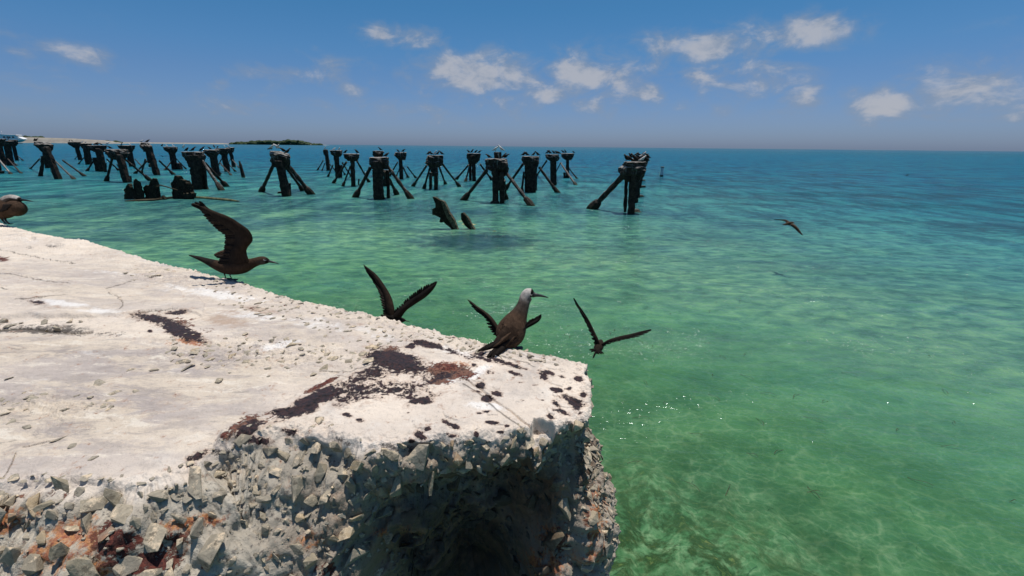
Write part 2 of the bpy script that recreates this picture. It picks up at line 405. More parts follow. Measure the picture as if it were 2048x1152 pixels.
# ------------------------------------------------------------------ sea
def water():
    nr, na1 = 620, 1000
    r = np.concatenate([[0.02], np.geomspace(0.7, 25000, nr - 1)])
    a = np.concatenate([np.linspace(-1.25, 1.25, na1), np.linspace(1.25, 2 * math.pi - 1.25, 90)[1:-1]])
    na = len(a)
    rr, aa = np.meshgrid(r, a, indexing='ij')
    x = (rr * np.sin(aa)).ravel(); y = (rr * np.cos(aa)).ravel(); R = rr.ravel()
    z = np.zeros_like(x)
    sp = R * (math.log(25000 / 0.7) / nr)
    # wind waves of falling length running a little across the view
    for (lam, amp, ang, st) in [(5.5, .030, 0.35, 2.2), (2.6, .024, 0.15, 2.0), (1.2, .010, 0.5, 1.8), (0.55, .0035, 0.0, 1.6), (0.26, .0010, 0.6, 1.4)]:
        ca, sa = math.cos(ang), math.sin(ang)
        u = (x * sa + y * ca) / lam; v = (x * ca - y * sa) / (lam * st)
        n = pnoise(np.stack([u, v, np.full_like(u, lam * 7.1)], 1))
        n = 1 - 2 * np.sqrt(n * n + .02) if lam < 3 else n
        z += amp * n * np.clip((lam - 3 * sp) / lam, 0, 1) * 0.9
    z -= z[(R > 3) & (R < 20)].mean() if True else 0
    i = np.arange(nr - 1)[:, None] * na; j = np.arange(na)[None, :]; j2 = (j + 1) % na
    q = np.stack([i + j, i + j2, i + na + j2, i + na + j], -1).reshape(-1, 4)
    me = mesh_np('water', np.stack([x, y, z], 1), q)
    m, t, out = material('sea water')
    gm = t.new('ShaderNodeNewGeometry'); pos = gm.outputs['Position']
    sx = t.new('ShaderNodeSeparateXYZ'); t.l.new(pos, sx.inputs[0])
    dist = t.math('SQRT', t.math('ADD', t.math('MULTIPLY', sx.outputs[0], sx.outputs[0]), t.math('MULTIPLY', sx.outputs[1], sx.outputs[1])))
    lg = t.math('DIVIDE', t.math('LOGARITHM', dist, 10.0), 4.0)
    flatp = t.new('ShaderNodeCombineXYZ'); t.l.new(sx.outputs[0], flatp.inputs[0]); t.l.new(sx.outputs[1], flatp.inputs[1])
    pp = flatp.outputs[0]
    # the bottom falls away to seaward and to the right: greener shallows, bluer depths
    wob = t.math('SUBTRACT', t.noise(0.10, 4, 0.55, t.mapping(pp, (0.55, 1, 1))), 0.5)
    side = t.math('MULTIPLY', t.math('DIVIDE', sx.outputs[0], t.math('ADD', dist, 0.1)), 0.055)
    lgd = t.math('ADD', t.math('ADD', lg, t.math('MULTIPLY', wob, 0.085)), side)
    body = t.ramp(lgd, [(0.09, (0.055, 0.120, 0.050)), (0.16, (0.100, 0.240, 0.100)), (0.205, (0.085, 0.255, 0.105)), (0.25, (0.115, 0.320, 0.170)), (0.29, (0.145, 0.345, 0.205)),
                        (0.325, (0.095, 0.275, 0.190)), (0.37, (0.046, 0.225, 0.215)), (0.43, (0.012, 0.140, 0.190)), (0.50, (0.002, 0.112, 0.190)), (0.62, (0.001, 0.108, 0.175)), (0.72, (0.004, 0.100, 0.145)), (1.0, (0.010, 0.085, 0.115))])
    # beds of dark weed on the bottom
    weed = t.noise(0.23, 5, 0.6, t.mapping(pp, (0.35, 1, 1), (0, 0, -0.12), (3.1, 1.7, 0)))
    wf = t.math('MULTIPLY', t.ss(weed, 0.50, 0.64), t.math('MULTIPLY', t.ss(lg, 0.265, 0.32), t.ss(lg, 0.60, 0.44)))
    body = t.mix(t.math('MULTIPLY', wf, 0.62), body, (0.012, 0.070, 0.098))
    weed2 = t.noise(0.9, 5, 0.6, t.mapping(pp, (0.5, 1, 1), (0, 0, 0.3)))
    body = t.mix(t.math('MULTIPLY', t.math('MULTIPLY', t.ss(weed2, 0.50, 0.72), t.ss(lg, 0.30, 0.18)), 0.35), body, (0.018, 0.105, 0.045))
    wk = P(955, 482, 0); dv = t.new('ShaderNodeVectorMath', operation='DISTANCE'); t.l.new(t.mapping(pp, (0.75, 1.0, 1)), dv.inputs[0]); dv.inputs[1].default_value = (wk.x * 0.75, wk.y, 0)
    patch = t.ss(t.math('ADD', dv.outputs[1], t.math('MULTIPLY', t.math('SUBTRACT', t.noise(1.6, 6, 0.7, pp), 0.5), 2.6)), 2.1, 0.9)
    body = t.mix(t.math('MULTIPLY', patch, 0.88), body, (0.012, 0.058, 0.075))
    wn2 = t.noise(0.35, 6, 0.65, t.mapping(pp, (0.4, 1, 1), (0, 0, 0.05), (4.0, 2.0, 0)))
    band = t.math('MULTIPLY', t.math('MULTIPLY', t.ss(t.math('ADD', lg, t.math('MULTIPLY', t.math('SUBTRACT', wn2, 0.5), 0.05)), 0.316, 0.334), t.ss(lg, 0.40, 0.36)), t.math('MULTIPLY', t.ss(wn2, 0.34, 0.56), t.ss(sx.outputs[0], 14.0, 5.0)))
    body = t.mix(t.math('MULTIPLY', band, 0.62), body, (0.022, 0.098, 0.118))
    # ripples
    rip = t.noise(1.5, 6, 0.68, t.mapping(pp, (0.48, 1, 1), (0, 0, 0.28)), 0.5)
    ripb = t.noise(1.3, 2, 0.5, t.mapping(pp, (0.45, 1, 1), (0, 0, 0.28)), 0.4)
    rip2 = t.noise(4.6, 1, 0.62, t.mapping(pp, (0.5, 1, 1), (0, 0, 0.35)), 0.4)
    rip3 = t.noise(0.55, 7, 0.72, t.mapping(pp, (0.55, 1, 1), (0, 0, 0.18)), 0.4)
    rip4 = t.noise(0.20, 8, 0.80, t.mapping(pp, (0.60, 1, 1), (0, 0, 0.05)), 0.3)
    rip5 = t.noise(0.045, 8, 0.80, t.mapping(pp, (0.55, 1, 1)), 0.3)
    w_near = t.ss(lg, 0.30, 0.14); w_mid = t.math('MULTIPLY', t.ss(lg, 0.14, 0.26), t.ss(lg, 0.50, 0.36)); w_far = t.ss(lg, 0.30, 0.42)
    hh = t.math('ADD', t.math('ADD', t.math('MULTIPLY', ripb, 0.42), t.math('MULTIPLY', rip2, 0.035)), t.math('ADD', t.math('MULTIPLY', rip3, t.math('ADD', 1.0, t.math('MULTIPLY', w_mid, 2.0))), t.math('MULTIPLY', rip4, t.math('MULTIPLY', w_far, 9.0))))
    nrm = t.bump(hh, 1.0, 0.085)
    # light and dark of the ripples, painted into the body colour
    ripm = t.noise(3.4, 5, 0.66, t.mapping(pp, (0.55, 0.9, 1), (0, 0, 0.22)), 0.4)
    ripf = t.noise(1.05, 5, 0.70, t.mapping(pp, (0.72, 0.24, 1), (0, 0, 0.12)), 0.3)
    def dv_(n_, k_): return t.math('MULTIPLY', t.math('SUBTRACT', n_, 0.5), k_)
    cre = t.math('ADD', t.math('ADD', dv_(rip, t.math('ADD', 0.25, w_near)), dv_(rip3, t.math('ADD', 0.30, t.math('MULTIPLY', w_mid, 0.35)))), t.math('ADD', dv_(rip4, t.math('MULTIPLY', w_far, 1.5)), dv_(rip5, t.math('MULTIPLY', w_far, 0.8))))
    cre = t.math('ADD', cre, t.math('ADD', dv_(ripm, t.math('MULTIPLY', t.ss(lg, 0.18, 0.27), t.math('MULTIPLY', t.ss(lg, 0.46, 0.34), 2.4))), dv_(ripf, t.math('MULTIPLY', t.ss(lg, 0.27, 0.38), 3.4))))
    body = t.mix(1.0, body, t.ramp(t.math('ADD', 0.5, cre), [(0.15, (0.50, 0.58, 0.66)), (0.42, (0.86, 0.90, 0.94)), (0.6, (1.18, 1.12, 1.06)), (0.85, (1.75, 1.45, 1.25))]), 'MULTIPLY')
    # diffuse body; the waves' light and dark is already in its colour
    dif = t.new('ShaderNodeBsdfDiffuse'); t.l.new(body, dif.inputs[0]); t.l.new(nrm, dif.inputs['Normal'])
    # sunlight net of the ripples, painted into the surface's see-through tint
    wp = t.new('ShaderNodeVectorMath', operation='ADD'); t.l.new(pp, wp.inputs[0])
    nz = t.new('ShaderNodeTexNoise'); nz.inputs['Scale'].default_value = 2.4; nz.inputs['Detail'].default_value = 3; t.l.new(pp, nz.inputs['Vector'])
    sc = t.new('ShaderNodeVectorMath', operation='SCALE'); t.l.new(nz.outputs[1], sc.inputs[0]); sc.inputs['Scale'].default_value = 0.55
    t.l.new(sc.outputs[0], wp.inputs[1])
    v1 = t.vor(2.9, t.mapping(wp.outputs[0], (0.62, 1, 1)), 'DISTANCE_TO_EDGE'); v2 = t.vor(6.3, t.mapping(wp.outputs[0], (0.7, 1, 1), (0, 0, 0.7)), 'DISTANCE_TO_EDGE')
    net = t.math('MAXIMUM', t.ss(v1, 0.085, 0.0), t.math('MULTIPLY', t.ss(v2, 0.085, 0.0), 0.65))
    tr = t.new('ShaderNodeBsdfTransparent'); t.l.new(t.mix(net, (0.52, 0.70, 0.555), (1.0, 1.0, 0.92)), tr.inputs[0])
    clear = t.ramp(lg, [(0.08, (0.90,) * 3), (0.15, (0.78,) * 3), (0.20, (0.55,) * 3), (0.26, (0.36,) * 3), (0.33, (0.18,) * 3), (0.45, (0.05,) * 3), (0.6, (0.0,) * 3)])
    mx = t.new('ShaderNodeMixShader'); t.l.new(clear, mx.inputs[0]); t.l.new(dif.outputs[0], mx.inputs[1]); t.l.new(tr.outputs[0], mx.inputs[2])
    gl = t.new('ShaderNodeBsdfGlossy'); gl.inputs['Roughness'].default_value = 0.10; t.l.new(nrm, gl.inputs['Normal'])
    gl.inputs[0].default_value = (0.9, 0.95, 1, 1)
    fr = t.new('ShaderNodeFresnel'); fr.inputs[0].default_value = 1.33; t.l.new(nrm, fr.inputs['Normal'])
    fac = t.math('MINIMUM', t.math('MULTIPLY', fr.outputs[0], 0.85), 0.42)
    mx2 = t.new('ShaderNodeMixShader'); t.l.new(fac, mx2.inputs[0]); t.l.new(mx.outputs[0], mx2.inputs[1]); t.l.new(gl.outputs[0], mx2.inputs[2])
    t.l.new(mx2.outputs[0], out.inputs[0])
    o = link('sea', me, m); tag(o, 'clear green shallow sea turning turquoise and blue towards the horizon', kind='structure')
water()

def seabed():
    n = 260
    s = np.linspace(-1, 1, n); X = np.sign(s) * np.abs(s) ** 2.2 * 180
    Y = np.linspace(0, 1, n) ** 2.4 * 400 - 4
    xx, yy = np.meshgrid(X, Y, indexing='ij'); x = xx.ravel(); y = yy.ravel()
    p = np.stack([x, y, np.zeros_like(x)], 1)
    rock = sstep(4.2 - np.hypot(x - 1.1, (y - 3.0)), 0, 2.8)
    z = -1.75 + 0.12 * fbm(p, 0.7, 4) - 0.004 * np.clip(y, 0, 300) + rock * (0.25 + 0.5 * np.abs(fbm(p, 1.7, 3)))
    i = np.arange(n - 1)[:, None] * n; j = np.arange(n - 1)[None, :]
    q = np.stack([i + j, i + n + j, i + n + j + 1, i + j + 1], -1).reshape(-1, 4)
    me = mesh_np('seabed', np.stack([x, y, z], 1), q)
    set_attr(me, 'rock', rock)
    m, t, out = material('seabed sand')
    gm = t.new('ShaderNodeNewGeometry'); pos = gm.outputs['Position']
    n1 = t.noise(0.8, 6, 0.65, pos); n2 = t.noise(4, 6, 0.7, pos)
    c = t.mix(t.ss(n1, 0.42, 0.6), (0.32, 0.52, 0.33), (0.15, 0.28, 0.15))
    c = t.mix(t.math('MULTIPLY', t.attr('rock'), t.ss(n2, 0.38, 0.58)), c, (0.055, 0.085, 0.025))
    c = t.mix(t.math('MULTIPLY', t.attr('rock'), t.ss(n2, 0.58, 0.72)), c, (0.50, 0.50, 0.20))
    principled(t, out, c, 0.95, t.bump(n2, 0.8, 0.1), 0.1)
    tag(link('seabed', me, m), 'sand and weedy rubble bottom under the green water', kind='structure')
seabed()

# ------------------------------------------------------------------ broken concrete pier
NEAR = [(0, 968), (60, 958), (130, 962), (200, 970), (280, 975), (330, 955), (385, 930), (430, 900), (480, 888), (540, 880), (600, 888), (650, 893), (720, 898), (790, 905), (850, 893), (900, 895), (960, 886), (1010, 878), (1050, 868), (1085, 862), (1130, 862), (1176, 850)]
FAR = [(0, 443), (45, 456), (80, 464), (125, 473), (175, 480), (230, 496), (290, 515), (350, 530), (395, 541), (430, 550), (470, 555), (520, 573), (600, 598), (680, 612), (750, 628), (815, 643), (880, 660), (950, 680), (1020, 694), (1080, 703), (1130, 712), (1170, 721)]
def mixpoly(pts, t_):
    pts = np.array(pts, float); d = np.concatenate([[0], np.cumsum(np.linalg.norm(np.diff(pts, axis=0), axis=1))]); d /= d[-1]
    return np.stack([np.interp(t_, d, pts[:, k]) for k in range(pts.shape[1])], 1)

def in_poly(px, py, poly):
    """signed distance in frame units, positive inside"""
    poly = np.array(poly, float); n = len(poly); ins = np.zeros(px.shape, bool); dm = np.full(px.shape, 1e9)
    for k in range(n):
        x1, y1 = poly[k]; x2, y2 = poly[(k + 1) % n]
        c = ((y1 > py) != (y2 > py)) & (px < (x2 - x1) * (py - y1) / (y2 - y1 + 1e-12) + x1); ins ^= c
        dx, dy = x2 - x1, y2 - y1; tt = np.clip(((px - x1) * dx + (py - y1) * dy) / (dx * dx + dy * dy), 0, 1)
        dm = np.minimum(dm, np.hypot(px - x1 - tt * dx, py - y1 - tt * dy))
    return np.where(ins, dm, -dm)
def line_d(px, py, pts):
    dm = np.full(px.shape, 1e9)
    for (x1, y1), (x2, y2) in zip(pts[:-1], pts[1:]):
        dx, dy = x2 - x1, y2 - y1; tt = np.clip(((px - x1) * dx + (py - y1) * dy) / (dx * dx + dy * dy), 0, 1)
        dm = np.minimum(dm, np.hypot(px - x1 - tt * dx, (py - y1 - tt * dy) * 1.6))
    return dm
def blobs(px, py, lst):
    s = np.zeros(px.shape)
    for (cx, cy, rx, ry, ang, st) in lst:
        m_ = 1.7 * max(rx, ry); w_ = np.nonzero((np.abs(px - cx) < m_) & (np.abs(py - cy) < m_))[0]
        a = math.radians(ang); dx = px[w_] - cx; dy = py[w_] - cy
        u = (dx * math.cos(a) + dy * math.sin(a)) / rx; v = (-dx * math.sin(a) + dy * math.cos(a)) / ry
        s[w_] = np.maximum(s[w_], st * np.clip(1.30 - .80 * np.sqrt(u * u + v * v), 0, 1))
    return s

PLATE_A = [(-3000, 600), (0, 642), (60, 637), (130, 636), (190, 640), (250, 634), (300, 624), (345, 618), (405, 632), (415, 618), (392, 596), (330, 578), (262, 562), (225, 548), (330, 500), (200, 440), (0, 380), (-3000, 380)]
PLATE_B = [(425, 905), (452, 872), (540, 835), (575, 812), (640, 772), (705, 738), (742, 705), (790, 690), (850, 678), (960, 695), (1060, 715), (1250, 745), (1250, 900), (1064, 850), (1046, 880), (1000, 930), (700, 960), (540, 950), (380, 950)]
CRACKS = [[(925, 768), (955, 785), (985, 812), (1020, 838), (1062, 868)], [(-20, 546), (20, 547), (50, 554), (95, 562), (140, 566)], [(262, 562), (238, 570), (212, 577)], [(215, 585), (232, 592), (243, 601), (246, 610), (238, 617)],
          [(0, 500), (40, 508), (90, 518), (150, 527)], [(30, 598), (80, 594), (130, 588)], [(345, 618), (300, 623), (262, 632)], [(0, 575), (15, 578)], [(640, 742), (700, 743), (742, 728)], [(960, 700), (1050, 724), (1070, 733)], [(30, 905), (22, 930), (5, 955)], [(45, 893), (110, 880)]]
TAR = [(620, 803, 72, 15, -27, .9), (590, 822, 40, 12, -8, .95), (660, 790, 50, 14, -20, .7), (792, 722, 58, 20, 14, 1.0), (765, 712, 20, 12, 0, .8), (730, 755, 60, 18, -25, .62), (740, 775, 70, 20, -10, .52), (800, 780, 90, 24, 5, .48), (700, 795, 60, 15, -5, .50),
       (860, 755, 40, 20, 5, .42), (842, 801, 22, 8, 0, .95), (822, 797, 16, 5, 20, .7), (852, 688, 34, 6, 12, 1.0), (822, 690, 14, 6, -30, .8), (495, 858, 38, 14, -30, .8), (510, 880, 34, 9, 5, .9), (395, 912, 22, 9, -20, .75), (578, 862, 26, 8, 15, .6), (312, 638, 50, 9, 8, .75), (352, 626, 24, 5, -5, .75),
       (355, 660, 38, 14, 25, .9), (385, 668, 30, 10, 30, .7), (910, 705, 30, 6, 18, .6), (935, 712, 20, 7, 15, .55), (965, 717, 40, 4, 16, .7), (1010, 725, 50, 4, 18, .75), (960, 708, 16, 5, 0, .7), (892, 750, 22, 9, 0, .6), (1028, 746, 17, 4, 16, .85), (1096, 745, 18, 4, 15, .9), (1088, 753, 10, 7, 60, .8),
       (1122, 752, 8, 4, 20, .7), (994, 787, 10, 5, 0, .9), (974, 797, 12, 7, 0, .95), (952, 783, 12, 3, 10, .6), (962, 771, 10, 6, 0, .85), (1112, 780, 13, 5, 12, .95), (1138, 777, 7, 4, 0, .8), (1157, 757, 9, 5, 10, .9), (1166, 789, 8, 6, 30, .8), (1147, 803, 30, 8, 18, .72), (1153, 812, 20, 9, 60, .6),
       (1112, 808, 12, 5, 40, .75), (1126, 824, 20, 6, 25, .65), (1100, 834, 9, 6, 40, .75), (1110, 820, 10, 3, -10, .6), (985, 845, 14, 4, 8, .9), (1000, 864, 8, 3, 0, .7), (893, 845, 12, 5, 30, .8), (908, 852, 12, 5, 20, .75), (840, 870, 14, 6, 30, .85), (857, 858, 7, 5, 0, .8), (905, 872, 9, 4, 0, .8), (953, 869, 5, 7, -20, .85),
       (823, 882, 6, 4, 0, .7), (975, 823, 10, 3, 0, .6), (958, 826, 7, 3, 0, .7), (693, 829, 10, 4, 10, .7), (720, 840, 8, 4, 0, .6), (817, 826, 4, 2, 0, .6), (925, 740, 16, 8, 0, .5), (1015, 852, 6, 3, 0, .7), (895, 868, 4, 3, 0, .6), (1040, 765, 6, 2, 0, .6), (1085, 800, 5, 2, 0, .6), (75, 604, 18, 4, 5, .7), (905, 675, 8, 3, 0, .4),
       (300, 662, 5, 3, 0, .8), (1045, 800, 5, 2, 0, .7), (1070, 770, 6, 2, 0, .6), (980, 745, 14, 6, 10, .5), (950, 730, 10, 5, 0, .55)]
RUST = [(900, 742, 46, 15, 5, .95), (880, 762, 34, 10, 0, .6), (775, 702, 22, 8, -20, .8), (490, 850, 45, 14, -30, .75), (455, 868, 24, 6, -25, .7), (640, 772, 40, 5, -27, .85), (540, 838, 25, 5, -25, .5), (345, 645, 60, 16, 15, .55), (375, 670, 40, 12, 25, .7), (5, 518, 14, 5, 0, .8), (565, 610, 12, 6, 10, .4), (510, 618, 14, 5, 0, .45), (1150, 806, 26, 9, 20, .5),
        (240, 1085, 50, 40, 10, .72), (290, 1128, 80, 34, 0, .7), (215, 1050, 24, 18, 0, .6), (330, 1085, 50, 20, -20, .55), (620, 1100, 24, 12, 0, .4), (655, 1140, 30, 18, 0, .6), (100, 985, 90, 14, 0, .3), (1110, 1085, 34, 40, 0, .45), (1180, 1050, 14, 60, 0, .35)]
ORANGE = [(380, 683, 30, 7, 12, .9), (340, 690, 16, 6, 20, .4), (915, 728, 40, 6, 5, .6), (885, 728, 20, 5, 0, .6), (130, 1090, 120, 50, -25, .62), (20, 1045, 50, 26, -20, .75), (385, 1045, 60, 14, -8, .95), (350, 1100, 50, 50, 0, .3), (620, 1085, 34, 20, 0, .55), (755, 1065, 20, 10, 0, .6), (200, 1140, 70, 30, 0, .6), (545, 1120, 10, 18, 0, .5), (1105, 1070, 34, 30, 10, .62), (1190, 1060, 26, 100, 5, .58), (1090, 1120, 60, 50, 0, .55)]
WHITE = [(430, 588, 120, 12, 8, .75), (500, 630, 90, 14, 5, .6), (560, 690, 60, 9, -12, .8), (960, 742, 34, 10, -35, .85), (975, 812, 50, 9, 5, .8), (120, 606, 70, 7, 6, .85), (200, 622, 50, 6, 0, .8), (220, 545, 120, 4, 5, .55), (120, 560, 90, 3, -3, .5), (850, 765, 40, 9, 5, .6), (905, 762, 30, 6, 0, .7), (640, 650, 90, 14, 10, .6), (760, 670, 70, 16, 15, .6), (180, 705, 80, 9, 0, .45), (350, 740, 60, 8, -5, .4), (80, 760, 40, 12, 0, .4),
         (340, 860, 70, 10, -20, .5), (210, 865, 60, 10, 0, .45), (1060, 712, 60, 10, 10, .5), (900, 700, 70, 8, 15, .75), (720, 755, 20, 4, 0, .5), (560, 828, 40, 8, -15, .45), (300, 520, 120, 12, 12, .45), (60, 480, 60, 10, 10, .5), (640, 640, 60, 10, 10, .5)]
TAN = [(450, 640, 60, 14, 10, .7), (520, 620, 60, 10, 10, .6), (460, 625, 40, 8, 5, .55), (420, 690, 80, 16, 0, .35), (330, 800, 160, 30, -10, .35), (100, 860, 120, 30, 0, .3), (620, 770, 50, 12, -20, .35), (720, 720, 40, 10, -30, .4), (560, 745, 60, 12, -10, .35), (340, 570, 50, 6, 5, .45), (230, 545, 90, 8, 5, .35), (150, 690, 120, 12, 0, .35), (1110, 770, 60, 30, 0, .25), (830, 850, 80, 20, 0, .25), (100, 1040, 120, 60, -20, .4)]
BLOTCH_SHADE = [(930, 885, 60, 9, 0, .75), (800, 898, 60, 9, 8, .7), (690, 885, 40, 9, 20, .6), (1080, 862, 70, 10, 5, .5), (1150, 846, 40, 10, -10, .7), (1185, 870, 12, 60, 8, .8), (1160, 930, 18, 80, 0, .7), (70, 662, 110, 6, 1, 1.0), (120, 656, 66, 11, 3, .80), (40, 652, 50, 7, 5, .6), (220, 668, 60, 7, 0, .6), (60, 495, 10, 4, 0, .7), (105, 492, 20, 4, 0, .7), (280, 556, 60, 5, 8, .45), (345, 548, 50, 6, 5, .4), (150, 670, 40, 4, 0, .5), (180, 825, 60, 6, 5, .2), (1000, 720, 120, 12, 12, .25), (900, 700, 60, 8, 12, .4), (70, 608, 40, 4, 10, .6),  # dark rim blotches plus painted shade in the left crevice, ledge and pits
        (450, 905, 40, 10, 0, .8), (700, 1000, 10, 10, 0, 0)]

def top_relief(px, py, wp):
    """height of the slab surface above its level, in metres"""
    jx = 7 * fbm(wp, 7, 2, .5, 3.3); jy = 5 * fbm(wp, 7, 2, .5, 9.1)
    h = 0.010 * fbm(wp, 1.5, 3) + 0.0035 * fbm(wp, 12, 4, .6) + 0.0011 * fbm(wp, 60, 3, .6)
    a = in_poly(px + jx, py + jy, PLATE_A); h = h + np.interp(px, [150, 200, 420], [.020, .014, .010]) * sstep(a, -1.6, 1.6) * sstep(py, 500, 600) * sstep(px, 460, 380)
    b = in_poly(px + jx, py + jy, PLATE_B); wd = np.interp(px, [980, 1040], [1.0, .16]); h = h + 0.020 * sstep(b / wd, -9, 4)
    # worn trough between the plates and rubble texture along the far rim
    rim = sstep(py - np.interp(px, [p[0] for p in FAR], [p[1] for p in FAR]), 60, 8) * (px > -200)
    h = h + rim * 0.010 * np.abs(fbm(wp, 22, 4, .6)) - 0.012 * rim * sstep(py - np.interp(px, [p[0] for p in FAR], [p[1] for p in FAR]), 14, 0)
    rub = blobs(px, py, [(520, 705, 200, 32, 3, 1), (110, 815, 110, 26, 0, 1), (330, 555, 90, 14, 8, 1), (640, 868, 40, 20, 0, 1)])
    h = h + rub * 0.008 * fbm(wp, 30, 4, .65)
    for k, c in enumerate(CRACKS):
        dd = line_d(px + 2.2 * fbm(wp, 25, 2), py + 2.2 * fbm(wp, 25, 2, .5, 5), c)
        h = h - (0.012 if k == 0 else 0.006) * np.clip(1 - dd / (3.2 if k == 0 else 2.0), 0, 1)
    dd = line_d(px + 3 * fbm(wp, 12, 2), py + 2 * fbm(wp, 12, 2, .5, 5), [(-60, 664), (0, 662), (50, 659), (100, 664), (150, 668), (182, 666)]); h = h - 0.022 * np.clip(1 - dd / 6.0, 0, 1)
    # sunk ledge beside the end of the long crack
    led = in_poly(px + jx, py + jy, [(1062, 852), (1130, 868), (1200, 846), (1230, 900), (1040, 905)]); h = h - 0.028 * sstep(led, -1.2, 1.2) + .006 * np.abs(fbm(wp, 28, 3)) * sstep(led, -1, 1)
    # pits
    pit = blobs(px, py, [(105, 492, 16, 5, 0, 1), (62, 478, 7, 4, 0, 1), (680, 905, 30, 14, 10, 1), (455, 905, 30, 12, 0, 1)])
    h = h - 0.022 * pit
    tarv = blobs(px, py, TAR); h = h + 0.004 * sstep(tarv + 0.45 * fbm(wp, 40, 3), .45, .55)
    return h

def build_pier():
    nin, nout, ns = 880, 40, 430
    tt = np.linspace(0, 1, nin)
    nearw = np.array([P(x, y, SLAB) for x, y in NEAR]); farw = np.array([P(x, y, SLAB) for x, y in FAR])
    # even spacing in the picture
    tn = mixpoly(NEAR, tt); tf = mixpoly(FAR, tt)
    nw = np.array([P(x, y, SLAB) for x, y in tn]); fw = np.array([P(x, y, SLAB) for x, y in tf])
    k = np.linspace(0, 1, nout, endpoint=False)[:, None]
    nw = np.concatenate([np.array([[-6.0, 0.6, SLAB]]) * (1 - k) + nw[:1] * k, nw]); fw = np.concatenate([np.array([[-13., 9.0, SLAB]]) * (1 - k) + fw[:1] * k, fw])
    nc = len(nw)
    # rows even in the picture rather than in depth
    s = np.linspace(0, 1, ns)
    L = np.linalg.norm(fw - nw, axis=1)
    dn = np.hypot(nw[:, 0], nw[:, 1]); df = np.hypot(fw[:, 0], fw[:, 1])
    ss_ = s[None, :] * dn[:, None] / (df[:, None] - s[None, :] * (df - dn)[:, None])
    top = nw[:, None, :] * (1 - ss_[..., None]) + fw[:, None, :] * ss_[..., None]        # (nc, ns, 3)
    # ragged outline
    wav = lambda p: 0.020 * fbm(p, 5, 3, .55, 1.1)
    # boundary loop: near edge left->right, right edge near->far, far edge right->left
    idx = np.arange(nc * ns).reshape(nc, ns)
    loop = np.concatenate([idx[:, 0], idx[-1, 1:], idx[-2::-1, -1]])
    flat = top.reshape(-1, 3)
    bp = flat[loop]
    tg = np.gradient(bp[:, :2], axis=0)
    seg = np.linalg.norm(tg, axis=1)[:, None] + 1e-9
    nrm2 = np.stack([tg[:, 1], -tg[:, 0]], 1) / seg
    arc = np.concatenate([[0], np.cumsum(np.linalg.norm(np.diff(bp, axis=0), axis=1))])
    # smooth normals over about 10 cm of edge
    m = len(loop); sm = np.zeros_like(nrm2)
    grid = np.arange(0, arc[-1], 0.004); gn = np.stack([np.interp(grid, arc, nrm2[:, q]) for q in (0, 1)], 1)
    ker = np.hanning(41); ker /= ker.sum()
    gn = np.stack([np.convolve(np.pad(gn[:, q], 20, mode='edge'), ker, mode='valid') for q in (0, 1)], 1)
    sm = np.stack([np.interp(arc, grid, gn[:, q]) for q in (0, 1)], 1); sm /= np.linalg.norm(sm, axis=1)[:, None]
    rag = wav(bp)
    # shift columns near the border outwards/inwards
    off = np.zeros((nc, ns, 3))
    bo = np.zeros((m, 3)); bo[:, :2] = sm * rag[:, None]
    offn = bo[:nc]; offf = bo[nc + ns - 1 - 1:][::-1] if False else np.concatenate([bo[nc + ns - 2:][::-1]])
    # near/far border offsets fade within the first rows
    fadeN = np.clip(1 - ss_ * L[:, None] / 0.12, 0, 1)[..., None]; fadeF = np.clip(1 - (1 - ss_) * L[:, None] / 0.12, 0, 1)[..., None]
    top2 = top + offn[:, None, :] * fadeN + offf[:, None, :] * fadeF
    # right border
    rgt = bo[nc - 1:nc - 1 + ns]
    dr = np.linalg.norm(top - top[-1][None], axis=2)
    wv = np.clip(1 - dr / 0.10, 0, 1)[..., None] * (np.minimum(s, 1 - s) * 12).clip(0, 1)[None, :, None]
    top2 = top2 + rgt[None] * wv
    flat = top2.reshape(-1, 3)
    px, py, _ = project(flat)
    zz = top_relief(px, py, flat)
    # edge softening
    bd = np.minimum(np.minimum(ss_ * L[:, None], (1 - ss_) * L[:, None]), dr).reshape(-1)
    zz = zz - 0.009 * np.clip(1 - bd / 0.014, 0, 1) ** 2 + 0.012 * fbm(flat, 20, 4, .65) * np.clip(1 - bd / 0.06, 0, 1)
    flat[:, 2] += zz
    # ---- skirt
    dep = np.concatenate([np.linspace(0, 0.80, 151)[1:], 0.80 + np.linspace(0, 1, 22)[1:] ** 1.3 * 2.65])
    K = len(dep); bp = flat[loop]; bx, by, _ = project(bp)
    which = np.concatenate([np.zeros(nc), np.ones(ns - 1), np.full(nc - 1, 2)])
    Dp = dep[None, :]
    bxx = np.clip(bx, -400, 1300)[:, None]
    # left half leans out below, the right half is undermined
    leanL = np.interp(bxx, [-400, 300, 560, 700, 800, 1250], [.95, .95, .9, .45, .1, 0.0])
    out = leanL * (Dp ** 0.9)
    lip = np.interp(bxx, [600, 700, 780, 900, 1040, 1130], [.38, .22, .12, .095, .085, .06])
    und = np.interp(bxx, [620, 720, 800, 1050, 1110, 1150], [0, .5, .95, 1.0, .6, .12])
    out = out - und * (np.clip(Dp - lip, 0, .7) * 0.60 + 0.045 * sstep(Dp - lip, 0, .03))
    # lumps left standing at the foot of the undermined part
    out = out + 0.26 * sstep(Dp, 0.20, 0.50) * np.exp(-((bxx - 1110) / 55.0) ** 2) + 0.10 * sstep(Dp, 0.16, 0.3) * np.exp(-((bxx - 830) / 60.0) ** 2)
    out = np.where(which[:, None] == 0, out, 0)
    # right side: hollow below the rim, then a swelling foot
    ro = -0.045 * np.sin(np.clip(Dp / 0.22, 0, 1) * math.pi) + 0.10 * sstep(Dp, 0.20, 0.50)
    out = np.where(which[:, None] == 1, ro, out)
    endblend = np.exp(-((np.arange(m) - (nc - 1)) / 60.0) ** 2)[:, None]
